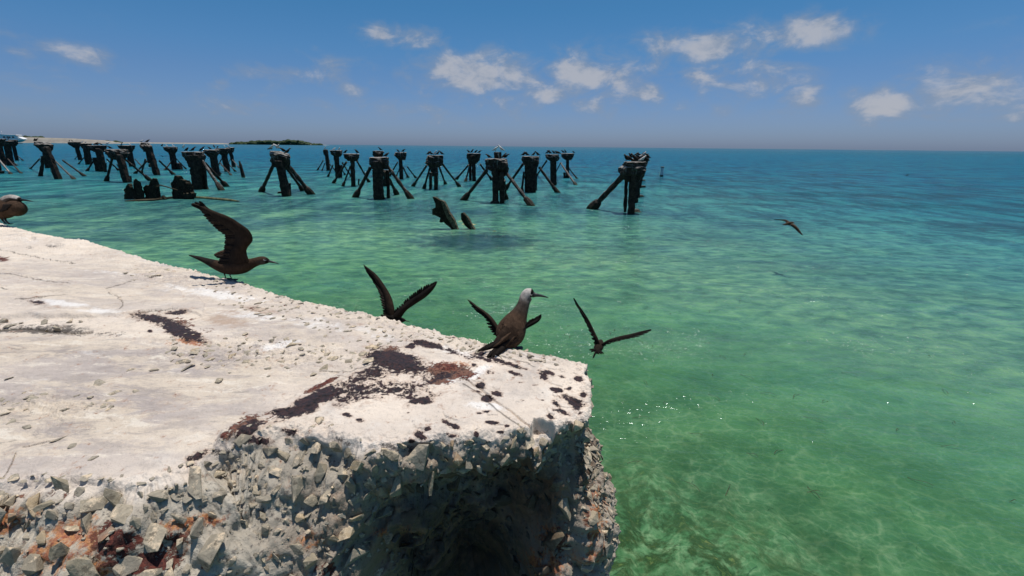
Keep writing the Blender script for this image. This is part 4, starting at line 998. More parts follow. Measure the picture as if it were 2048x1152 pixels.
# --- the noddy with raised wings on the far edge, left
def noddy_flapping():
    c = cr(360, 380, 5.76); k = 1 / 5.76
    foot = P(462, 560, SLAB); dp = (Vector(foot) - CAM).dot(F_)
    root = empty('flapping_noddy', foot)
    tag(root, 'dark seabird leaning forward on the pier edge with wings raised high, at left', 'seabird')
    raw = [(120, 755, 8, 22, .02), (220, 785, 22, 44, .012), (320, 822, 36, 56, .005), (420, 862, 56, 66, 0), (520, 893, 72, 76, 0), (620, 895, 82, 84, 0), (710, 882, 82, 80, 0), (785, 858, 70, 68, 0), (845, 838, 54, 52, 0), (905, 818, 48, 44, 0), (955, 812, 48, 42, 0), (995, 815, 36, 34, 0), (1022, 822, 20, 20, 0)]
    sp = [(*c(x, y), hw * k, ht * k, dz) for x, y, hw, ht, dz in raw]
    def colf(s_, cu, sv):
        b_ = BROWN * .8
        if s_ < .25: b_ = DARK * 1.3
        if s_ > .7: f = min(1, (s_ - .7) / .15); b_ = BROWN * .9 * (1 - f) + GREY * .55 * f if cu * 1 < .0 else BROWN * .9
        if s_ > .93: b_ = DARK
        return b_
    body_px('body', sp, dp, root, colf)
    b = lambda pts: [(*c(x, y), hw * k, dz) for x, y, hw, dz in pts]
    bill_px(root, b([(1000, 818, 18, 0), (1040, 824, 14, 0), (1090, 835, 9, 0), (1138, 851, 3, 0)]), dp)
    e = c(985, 802); ball('eye', D(e[0], e[1], dp - .018), .0038, M_eye, root)
    link('eyelid', ring_mesh('eyelid', tube_px([(*c(978 + 14 * math.sin(a), 802 + 11 * math.cos(a)), 1.8 * k, 0) for a in np.linspace(-2.2, 1.2, 7)], dp - .019, 6)), M_ring, root)
    for q in range(6):
        p0 = D(*c(400, 855 - q * 4), dp + .006 * (q - 2.5)); p1 = D(*c(100 + 26 * q, 748 + q * 11), dp + .012 * (q - 2.5) + .02)
        link('tail_feather', feather_mesh(p0, p1, 34 * k * dp / FPX, U_, DARK * (1.1 + .1 * q), blunt=.5), M_plume, root)
    leg_px(root, b([(505, 940, 12, 0), (518, 985, 6, 0), (530, 1022, 5, 0)]), dp)
    leg_px(root, b([(590, 950, 12, -.01), (575, 985, 6, -.01), (603, 1032, 5, -.01)]), dp)
    L = lambda pts: [(*c(x, y), dz) for x, y, dz in pts]
    # near wing
    wing_px(root, L([(800, 830, -.03), (765, 690, -.05), (838, 580, -.08), (800, 470, -.10), (690, 385, -.12), (560, 305, -.14), (390, 240, -.16), (230, 165, -.18), (150, 150, -.19)]),
            L([(440, 850, -.03), (470, 740, -.05), (508, 650, -.07), (512, 520, -.09), (440, 470, -.11), (370, 410, -.13), (290, 310, -.15), (220, 215, -.18), (135, 172, -.19)]),
            L([(640, 830, -.03), (640, 740, -.05), (690, 620, -.07), (700, 520, -.09), (650, 440, -.10), (560, 360, -.12), (430, 290, -.14), (330, 230, -.16)]),
            L([(432, 830, -.03), (500, 705, -.05), (512, 610, -.07), (505, 510, -.09), (395, 430, -.12), (300, 330, -.15), (215, 215, -.18), (135, 165, -.19)]), dp, 26, 11, DARK * 1.3, BROWN * .6, .008, .68, 1.2, 2)
    for (x0, y0, x1, y1) in [(330, 235, 132, 172), (340, 225, 170, 140), (300, 205, 222, 128)]:
        link('flight_feather', feather_mesh(D(*c(x0, y0), dp - .165), D(*c(x1, y1), dp - .192), 34 * k * dp / FPX, -F_, DARK, blunt=1), M_plume, root.children[-1] if False else root)
    # far wing, mostly hidden by the near one
    wing_px(root, L([(780, 820, .04), (745, 700, .07), (790, 590, .11), (740, 490, .15), (620, 400, .18), (480, 330, .20), (330, 270, .22)]),
            L([(520, 820, .04), (480, 760, .06), (530, 640, .10), (540, 540, .13), (480, 470, .16), (400, 400, .19), (320, 300, .22)]),
            L([(640, 800, .04), (650, 700, .07), (690, 600, .10), (640, 500, .14), (520, 420, .18), (440, 350, .20)]),
            L([(400, 752, .05), (470, 740, .06), (530, 640, .10), (520, 540, .14), (440, 450, .18), (330, 280, .22)]), dp, 14, 10, DARK, BROWN * 1.1, .008, .6, 1.2, 5)
    for q in range(3):
        link('flight_feather', feather_mesh(D(*c(560, 690 + 22 * q), dp + .05), D(*c(392 + 14 * q, 750 + 12 * q), dp + .052), 42 * k * dp / FPX, -F_, BROWN * 1.1, blunt=1), M_plume, root)
noddy_flapping()

# --- crouching noddy cut by the left frame edge
def noddy_left():
    c = cr(0, 240, 5.12); k = 1 / 5.12
    foot = P(14, 449, SLAB + .01); dp = (Vector(foot) - CAM).dot(F_)
    root = empty('resting_noddy', foot)
    tag(root, 'hunched brown seabird with whitish cap at the left end of the pier edge', 'seabird')
    raw = [(222, 815, 12, 12, 0), (190, 818, 30, 30, 0), (140, 812, 46, 42, 0), (95, 835, 68, 56, 0), (120, 885, 96, 76, 0), (80, 915, 100, 88, 0), (0, 925, 96, 90, 0), (-90, 925, 78, 78, 0), (-170, 930, 50, 50, 0), (-240, 945, 28, 30, 0), (-330, 965, 10, 24, 0)]
    # keep the spine simple: head to tail
    raw = [(222, 817, 12, 12, 0), (190, 816, 32, 30, 0), (135, 812, 48, 44, 0), (92, 838, 74, 60, 0), (72, 890, 100, 84, 0), (10, 920, 94, 90, 0), (-80, 925, 76, 78, 0), (-170, 930, 50, 50, 0), (-240, 945, 28, 30, 0), (-330, 965, 10, 24, 0)]
    sp = [(*c(x, y), hw * k, ht * k, dz) for x, y, hw, ht, dz in raw]
    def colf(s_, cu, sv):
        up = -cu if UPN else cu
        if s_ < .09: return DARK
        if s_ < .33:
            f = min(1, (s_ - .09) / .24)
            return (WHITE_ * (1 - f * .5) + BROWN * f * .5) if up > .1 else (GREY * .5 if up > -.4 else BROWN)
        if s_ > .75: return DARK * 1.3
        return BROWN * 1.1
    UPN = True
    body_px('body', sp, dp, root, colf)
    b = lambda pts: [(*c(x, y), hw * k, dz) for x, y, hw, dz in pts]
    # full breast in front
    bill_px(root, b([(195, 815, 16, 0), (240, 818, 11, 0), (290, 825, 7, 0), (340, 834, 2, 0)]), dp)
    e = c(178, 806); ball('eye', D(e[0], e[1], dp - .027), .0042, M_eye, root)
    ball('breast', D(*c(160, 905), dp), 80 * k * dp / FPX, M_plume, root, 1.18, 24, BROWN * 1.05)
    for q in range(6):
        link('flight_feather', feather_mesh(D(*c(120 - q * 10, 868 + 10 * q), dp - .075), D(*c(-250 - q * 12, 930 + 8 * q), dp - .03), 50 * k * dp / FPX, -F_, DARK * (1.3 + .25 * (q % 2))), M_plume, root)
    leg_px(root, b([(40, 990, 14, 0), (60, 1030, 8, 0), (92, 1064, 7, 0)]), dp)
    leg_px(root, b([(10, 995, 14, .03), (30, 1030, 8, .03), (56, 1058, 7, .03)]), dp)
noddy_left()

# --- birds in the air and taking off
def simple_body(root, pts, dp, c, k, cols=(BROWN * .8, DARK)):
    sp = [(*c(x, y), hw * k, ht * k, dz) for x, y, hw, ht, dz in pts]
    return body_px('body', sp, dp, root, lambda s_, a, b_: cols[0] * (1 - s_) + cols[1] * s_, 24, 18)

def noddy_edge():
    c = cr(700, 500, 3.303); k = 1 / 3.303; dp = 2.13
    root = empty('landing_noddy', D(*c(300, 470), dp)); tag(root, 'dark seabird behind the pier edge with raised V wings, left of the corner bird', 'seabird')
    simple_body(root, [(205, 430, 5, 8, 0), (240, 440, 14, 16, 0), (275, 445, 22, 24, 0), (310, 455, 24, 26, 0), (335, 462, 19, 20, 0), (355, 464, 12, 12, 0), (366, 466, 5, 5, 0)], dp, c, k, (DARK * 1.1, DARK * 1.5))
    bill_px(root, [(*c(362, 466), 5 * k, 0), (*c(380, 470), 3 * k, 0), (*c(398, 476), .8 * k, 0)], dp)
    L = lambda pts: [(*c(x, y), dz) for x, y, dz in pts]
    wing_px(root, L([(300, 440, 0), (290, 370, 0), (268, 300, .01), (230, 235, .02), (180, 168, .03), (130, 125, .04), (88, 95, .05)]),
            L([(222, 435, 0), (212, 370, 0), (196, 300, .01), (175, 245, .02), (150, 200, .03), (120, 150, .04), (92, 100, .05)]),
            L([(262, 430, 0), (250, 350, 0), (232, 290, .01), (212, 240, .02), (190, 200, .03)]),
            L([(222, 428, 0), (206, 350, 0), (186, 265, .01), (145, 195, .03), (103, 132, .045), (88, 95, .05)]), dp, 24, 6.0, DARK * 1.0, BROWN * .5, .006, .80, 1.2, 6)
    wing_px(root, L([(340, 445, -.01), (375, 398, -.02), (440, 352, -.03), (500, 312, -.05), (550, 262, -.06), (578, 212, -.07)]),
            L([(265, 430, -.01), (320, 370, -.02), (375, 322, -.03), (430, 285, -.05), (500, 240, -.06), (570, 210, -.07)]),
            L([(320, 430, -.01), (370, 380, -.02), (430, 335, -.03), (480, 305, -.05), (530, 262, -.06)]),
            L([(290, 400, -.01), (345, 350, -.02), (400, 300, -.03), (455, 258, -.05), (520, 222, -.06), (577, 208, -.07)]), dp, 22, 6.0, DARK, BROWN * .4, .006, .80, 1.5, 7)
noddy_edge()

def noddy_behind():
    c = cr(920, 560, 6.775); k = 1 / 6.775; dp = 2.25
    root = empty('hovering_noddy', D(*c(690, 800), dp)); tag(root, 'dark seabird hidden behind the corner bird, its two wings spread either side', 'seabird')
    simple_body(root, [(560, 860, 12, 20, .0), (610, 810, 40, 45, 0), (660, 760, 62, 66, 0), (710, 710, 66, 70, 0), (750, 670, 50, 52, 0), (790, 645, 40, 40, 0), (825, 640, 18, 18, 0)], dp, c, k)
    bill_px(root, [(*c(815, 640), 12 * k, 0), (*c(850, 648), 8 * k, 0), (*c(890, 660), 2 * k, 0)], dp)
    L = lambda pts: [(*c(x, y), dz) for x, y, dz in pts]
    wing_px(root, L([(660, 760, 0), (590, 700, 0), (520, 625, .0), (440, 510, .01), (330, 415, .03), (220, 345, .04), (108, 265, .06)]),
            L([(560, 800, 0), (520, 780, 0), (465, 740, 0), (385, 620, .01), (330, 520, .03), (240, 430, .04), (118, 285, .06)]),
            L([(620, 780, 0), (560, 715, 0), (480, 630, 0), (400, 510, .01), (320, 440, .03), (260, 390, .04)]),
            L([(520, 790, 0), (462, 738, 0), (400, 660, 0), (340, 535, .02), (270, 445, .03), (172, 378, .05), (110, 268, .06)]), dp, 17, 6, DARK * 1.1, BROWN * .7, .006, .74, 2.2, 8)
    wing_px(root, L([(730, 770, 0), (820, 720, 0), (905, 660, -.01), (1000, 608, -.03), (1070, 560, -.04), (1108, 500, -.05)]),
            L([(700, 680, 0), (800, 640, 0), (905, 575, -.01), (980, 530, -.03), (1050, 498, -.04), (1104, 478, -.05)]),
            L([(730, 740, 0), (830, 690, 0), (930, 630, -.02), (1000, 590, -.03), (1050, 555, -.04)]),
            L([(760, 650, 0), (860, 600, 0), (940, 550, -.02), (1010, 515, -.03), (1065, 488, -.04), (1110, 472, -.05)]), dp, 14, 6.5, DARK, DARK * 1.5, .006, .75, 2, 9)
noddy_behind()

def noddy_flying():
    c = cr(700, 500, 3.303); k = 1 / 3.303; dp = 3.3
    root = empty('flying_noddy', D(*c(1630, 640), dp)); tag(root, 'dark seabird flying away over green water, right of the pier corner, seen from behind', 'seabird')
    simple_body(root, [(1628, 682, 12, 5, -.06), (1632, 668, 22, 14, -.03), (1640, 648, 30, 26, 0), (1648, 628, 30, 30, .04), (1652, 612, 20, 24, .09), (1655, 604, 12, 14, .13), (1656, 600, 5, 6, .15)], dp, c, k, (DARK * 1.2, BROWN * .8))
    L = lambda pts: [(*c(x, y), dz) for x, y, dz in pts]
    wing_px(root, L([(1650, 630, 0), (1638, 595, 0), (1612, 540, .02), (1575, 465, .03), (1535, 405, .02), (1500, 360, .0), (1474, 320, -.03)]),
            L([(1618, 640, 0), (1600, 590, 0), (1582, 545, .0), (1556, 480, 0), (1530, 425, 0), (1498, 365, -.02), (1475, 324, -.03)]),
            L([(1640, 625, 0), (1620, 575, 0), (1592, 520, .01), (1560, 455, .01), (1530, 410, .0)]),
            L([(1616, 632, 0), (1592, 572, 0), (1565, 500, 0), (1528, 422, 0), (1494, 360, -.02), (1475, 322, -.03)]), dp, 13, 6, DARK, BROWN * .8, .009, .7, .8, 10)
    wing_px(root, L([(1650, 640, 0), (1700, 603, .0), (1770, 578, .03), (1850, 560, .03), (1930, 540, .02), (1992, 530, -.02)]),
            L([(1665, 650, 0), (1705, 622, -.02), (1775, 600, -.02), (1850, 586, -.02), (1930, 562, -.02), (1988, 534, -.02)]),
            L([(1665, 635, 0), (1710, 612, 0), (1780, 588, .01), (1850, 572, .01), (1910, 555, .0)]),
            L([(1670, 640, 0), (1730, 612, -.02), (1800, 594, -.02), (1870, 580, -.02), (1940, 560, -.02), (1990, 532, -.02)]), dp, 12, 6, DARK, BROWN * .7, .009, .7, .8, 11)
    for (x, y) in [(1580, 660), (1592, 672), (1604, 716), (1618, 690), (1644, 690), (1662, 688), (1676, 684)]:
        link('tail_feather', feather_mesh(D(*c(1632, 655), dp - .03), D(*c(x, y), dp - .09), 13 * k * dp / FPX, -F_, DARK, blunt=1.2), M_plume, root)
noddy_flying()

def noddy_gliding():
    c = cr(1500, 400, 10.24); k = 1 / 10.24; dp = 11.5
    root = empty('gliding_noddy', D(*c(800, 480), dp)); tag(root, 'brown seabird gliding over open water at the right, one wing pointing down', 'seabird')
    simple_body(root, [(668, 506, 6, 10, 0), (720, 498, 16, 22, 0), (770, 482, 28, 34, 0), (820, 470, 26, 32, 0), (860, 463, 18, 20, 0), (890, 465, 13, 14, 0), (905, 468, 6, 6, 0)], dp, c, k, (BROWN, BROWN * 1.3))
    ball('cap', D(*c(885, 461), dp), 13 * k * dp / FPX, M_ring, root, 1.2, 10)
    bill_px(root, [(*c(898, 468), 6 * k, 0), (*c(918, 473), 4 * k, 0), (*c(938, 479), 1 * k, 0)], dp)
    L = lambda pts: [(*c(x, y), dz) for x, y, dz in pts]
    wing_px(root, L([(860, 475, 0), (910, 500, -.1), (965, 545, -.2), (1010, 600, -.25), (1050, 665, -.3), (1090, 730, -.32)]), L([(770, 510, 0), (850, 540, -.1), (920, 590, -.2), (970, 640, -.25), (1020, 690, -.3), (1085, 728, -.32)]),
            L([(800, 500, 0), (880, 525, -.1), (950, 580, -.2), (1000, 640, -.27)]), L([(780, 515, 0), (870, 555, -.1), (945, 610, -.2), (1010, 680, -.3), (1088, 730, -.32)]), dp, 12, 2.4, DARK * 1.6, WARM * 1.2, .012, .85, .6, 12)
    wing_px(root, L([(830, 460, 0), (790, 430, .1), (750, 408, .2), (690, 404, .25), (600, 400, .3), (488, 402, .35)]), L([(740, 490, 0), (730, 465, .1), (700, 440, .2), (660, 420, .25), (590, 412, .3), (490, 405, .35)]),
            L([(800, 470, 0), (760, 440, .1), (710, 420, .2), (640, 408, .3)]), L([(740, 485, 0), (715, 450, .1), (670, 425, .2), (590, 412, .3), (490, 404, .35)]), dp, 10, 2.0, DARK * 1.6, WARM, .012, .85, .6, 13)
noddy_gliding()

# ------------------------------------------------------------------ rough posts and caps
def rough_loft(name, levels, noise_a, parent, guano=0.0, n=20, mat=None, seed=0.0, square=.75, sub=5, gtop=None):
    """levels: (centre, ax, ay) horizontal half axes; boxy cross-section with broken edges"""
    Lv = []
    for a, b in zip(levels[:-1], levels[1:]):
        for q in range(sub): f = q / sub; Lv.append(tuple(a[i] * (1 - f) + b[i] * f for i in range(3)))
    Lv.append(levels[-1]); rings = []
    for (c, ax, ay) in Lv:
        ring = []
        for q in range(n):
            th = 2 * math.pi * q / n; cx, cy = math.cos(th), math.sin(th); m_ = max(abs(cx), abs(cy)); k = (1 / m_) * square + (1 - square)
            ring.append((c[0] + cx * k * ax, c[1] + cy * k * ay, c[2]))
        rings.append(np.array(ring))
    V = np.concatenate(rings); cc = np.repeat(np.array([np.array(l[0]) for l in Lv]), n, axis=0)
    d = V - cc; d[:, 2] = 0; l = np.linalg.norm(d, axis=1)[:, None] + 1e-6
    off = noise_a * (fbm(V, 3.3, 3, .6, seed) + .5 * fbm(V, 11, 2, .6, seed))
    V = V + d / l * np.clip(off, -.45 * l[:, 0], None)[:, None]
    V[:, 2] += noise_a * .4 * fbm(V, 4, 2, .5, seed + 9)
    F = []
    for k in range(len(Lv) - 1):
        for a in range(n):
            b = (a + 1) % n; F.append([k * n + a, k * n + b, (k + 1) * n + b, (k + 1) * n + a])
    F.append(list(range(n))[::-1]); F.append([(len(Lv) - 1) * n + a for a in range(n)])
    me = mesh_from(name, V, F); zt = V[:, 2].max()
    g_ = np.clip(guano * (1 - (zt - V[:, 2]) / 0.75), 0, 1) if guano else np.zeros(len(V))
    set_attr(me, 'guano', g_)
    return link(name, me, mat or M_iron, parent, smooth=False)

def strut(parent, a, b, r_, seed, streak=0.0, foot=True):
    a = Vector(a); b = Vector(b); d = (b - a); L_ = d.length; d.normalize(); u = d.cross(Vector((0, 1, 0))).normalized(); v = d.cross(u).normalized()
    def tube(name, p0, p1, prof, par, n=9, gu=0.0):
        rings = []; N = len(prof)
        for k, (s_, rr) in enumerate(prof):
            c = p0.lerp(p1, s_); rings.append(np.array([c + (u * math.cos(q) + v * math.sin(q)) * rr for q in np.linspace(0, 2 * math.pi, n, endpoint=False)]))
        V = np.concatenate(rings); V = V + .22 * r_ * fbm(V, 6, 3, .6, seed)[:, None] * np.array([1, .4, 1])
        F = []
        for k in range(N - 1):
            for q in range(n): F.append([k * n + q, k * n + (q + 1) % n, (k + 1) * n + (q + 1) % n, (k + 1) * n + q])
        F.append(list(range(n))[::-1]); F.append([(N - 1) * n + q for q in range(n)])
        me = mesh_from(name, V, F); set_attr(me, 'guano', np.full(len(V), gu)); return link(name, me, M_iron, par, smooth=False)
    end = b + d * (0.15 if foot else 0.9)
    o = tube('brace', a, b if foot else end, [(s_, r_ * (1 + .1 * math.sin(s_ * 23 + seed))) for s_ in np.linspace(0, 1, 12)], parent, gu=streak)
    if foot:
        fl = min(.62, L_ * .24); p0 = b - d * fl
        tube('collar', p0, b + d * 1.0, [(0, r_ * 1.05), (.04, r_ * 1.45), (.14, r_ * 1.75), (.3, r_ * 2.0), (.45, r_ * 1.9), (.6, r_ * 1.5), (.62, r_ * 1.2), (1, r_ * 1.2)], o)
    return o

def bird_mesh(name, white, lean, seed):
    """small perched bird, 0.36 m, facing +x"""
    r = random.Random(seed); rings = []; cols = []
    up = .55 + lean * .5
    sp = [(-.21, .05 + .02 * lean, .008, .018), (-.13, .075, .022, .03), (-.06, .10 + .02 * lean, .045, .045), (.01, .125 + .03 * lean, .055, .052), (.06, .15 + .05 * lean, .045, .045), (.09, .18 + .08 * lean, .030, .030), (.115, .205 + .09 * lean, .031, .029), (.145, .205 + .09 * lean, .020, .020), (.165, .20 + .085 * lean, .008, .008), (.21, .19 + .08 * lean, .003, .003)]
    n = 8; V = []; F = []
    for k, (x, z, rz, ry) in enumerate(sp):
        for q in range(n):
            a = 2 * math.pi * q / n; V.append((x * .92, math.cos(a) * ry * 1.2, z + math.sin(a) * rz * 1.3))
            if white: c = (.70, .70, .68) if k < 8 else (.05, .04, .03)
            else: c = tuple(DARK * 1.3) if k < 5 else (tuple(DARK * 1.1) if k > 7 else (tuple(GREY * 1.1) if math.sin(a) > .2 else tuple(DARK * 1.5)))
            if white and k < 4 and math.sin(a) > -.2: c = (.42, .43, .45) if k > 0 else (.5, .5, .5)
            cols.append(c)
    for k in range(len(sp) - 1):
        for q in range(n): F.append([k * n + q, k * n + (q + 1) % n, (k + 1) * n + (q + 1) % n, (k + 1) * n + q])
    F.append(list(range(n))[::-1]); F.append([(len(sp) - 1) * n + q for q in range(n)])
    # legs
    for sy in (-.018, .018):
        b = len(V)
        for (x, z) in ((0.0, .09), (0.01, 0)):
            for dx, dy in ((-.004, -.004), (.004, -.004), (.004, .004), (-.004, .004)): V.append((x + dx, sy + dy, z)); cols.append((.02, .02, .02))
        for q in range(4): F.append([b + q, b + (q + 1) % 4, b + 4 + (q + 1) % 4, b + 4 + q])
    me = mesh_from(name, V, F); set_col(me, 'tone', np.array(cols)); me.materials.append(M_plume)
    me.polygons.foreach_set('use_smooth', [True] * len(me.polygons)); return me
BM = {('d', l): bird_mesh('perched_noddy', False, l, 3) for l in (0.0, .5, 1.0)}; BM.update({('w', l): bird_mesh('perched_tern', True, l, 3) for l in (0.0, .5, 1.0)})

ORD = ['first', 'second', 'third', 'fourth', 'fifth', 'sixth', 'seventh', 'eighth', 'ninth']
def add_birds(birds, Y, ztop, where):
    r = random.Random(int(Y * 100) + len(birds))
    for kind in 'dw':
        bs = sorted([b for b in birds if b[1] == kind], key=lambda b: b[0])
        for q, b in enumerate(bs):
            zt = ztop if len(b) < 4 else Q(b[0], b[3], Y).z
            pos = Q(b[0], 300, Y); d = ray(b[0], 300); 
            dy = r.uniform(-.22, .12); pos = Vector((pos.x, Y + dy, zt - 0.005))
            o = bpy.data.objects.new('perched_noddy' if kind == 'd' else 'perched_tern', BM[(kind, r.choice([0.0, 0.0, .5]))]); COL.objects.link(o)
            s_ = r.uniform(1.1, 1.3) * (1.0 if kind == 'd' else .88)
            f = b[2] if len(b) > 2 and b[2] else r.choice([1, -1])
            ang = (0 if f > 0 else math.pi) + r.uniform(-.7, .7)
            o.location = pos; o.rotation_euler = (0, 0, ang); o.scale = (s_, s_, s_ * r.uniform(.95, 1.15))
            sp = 'dark seabird' if kind == 'd' else 'white tern'
            n = len(bs)
            pl = '' if n == 1 else (('leftmost of the %s ' % {2: 'two', 3: 'three', 4: 'four', 5: 'five', 6: 'six', 7: 'seven', 8: 'eight', 9: 'nine'}[n]) if q == 0 else ('rightmost of the %s ' % {2: 'two', 3: 'three', 4: 'four', 5: 'five', 6: 'six', 7: 'seven', 8: 'eight', 9: 'nine'}[n]) if q == n - 1 else '%s from left of the ' % ORD[q])
            tag(o, (pl + sp + ('s' if n > 1 else '') + ' on ' + where), 'seabird' if kind == 'd' else 'tern', 'dark noddies perched on the pilings' if kind == 'd' else 'white terns perched on the pilings')

def piling(label, where, base, cap, cols, braces, birds, g=.8, dm=.5, extra=None, seed=0):
    """base (x,y) on the water; cap: [(y,x0,x1)] from the top; cols: (xt,yt,xb,yb,halfwidth); braces: (x0,y0,x1,y1,r)"""
    Y = P(base[0], base[1], 0).y; sc = Y / FPX
    root = empty('dock_piling', P(base[0], base[1], 0)); tag(root, label, 'piling', 'ruined iron and concrete pilings of the old dock')
    lv = []
    wmax = max(c[2] - c[1] for c in cap)
    for (y, x0, x1) in cap:
        a = Q(x0, y, Y); b = Q(x1, y, Y); c = (a + b) / 2; hx = (b.x - a.x) / 2
        lv.append((np.array(c), hx, max(.12, min(hx, wmax * sc * .5) * dm * 2 * .6)))
    # broken shallow crown on top of the cap
    t0 = lv[0]; lv = [(t0[0] + np.array((0, 0, .02)), t0[1] * .86, t0[2] * .8)] + lv
    rough_loft('cap', lv, .085, root, g, 22, seed=seed * 3.7 + 1)
    for q, (xt, yt, xb, yb, hw) in enumerate(cols):
        b = P(xb, yb, 0); a = Q(xt, yt, b.y); h = hw * b.y / FPX
        dn = (Vector(b) - Vector(a)); e = Vector(b) + dn.normalized() * 1.6
        if q == 0: a = a + Vector((0, 0, .25))
        rough_loft('column', [(np.array(a), h, h), (np.array(a.lerp(b, .5)), h * .97, h), (np.array(b), h * 1.02, h), (np.array(e), h, h)], .04, root, .35 * g, 16, seed=seed + q * 2.2, sub=7)
    for q, (x0, y0, x1, y1, r_) in enumerate(braces):
        b = P(x1, y1, 0)
        a = Q(x0, y0, Y + (b.y - Y) * .18)
        strut(root, a, b, r_, seed + q, random.Random(seed * 10 + q).choice([.0, .3, .8]) * .6)
    for q, (y0, x0, x1, y1) in enumerate(extra or []):    # remaining pieces: low plates and stubs standing at the waterline
        b = P((x0 + x1) / 2, y1, 0); hx = (x1 - x0) / 2 * b.y / FPX; t_ = Q((x0 + x1) / 2, y0, b.y)
        rough_loft('stub', [(np.array(t_), hx * .7, min(hx, .2)), (np.array(b), hx, min(hx, .3)), (np.array(b) - np.array((0, 0, 1.2)), hx, min(hx, .3))], .03, root, .2, 12, seed=seed + q)
    zt = lv[1][0][2] + .03
    add_birds(birds, Y, zt, where)
    return root

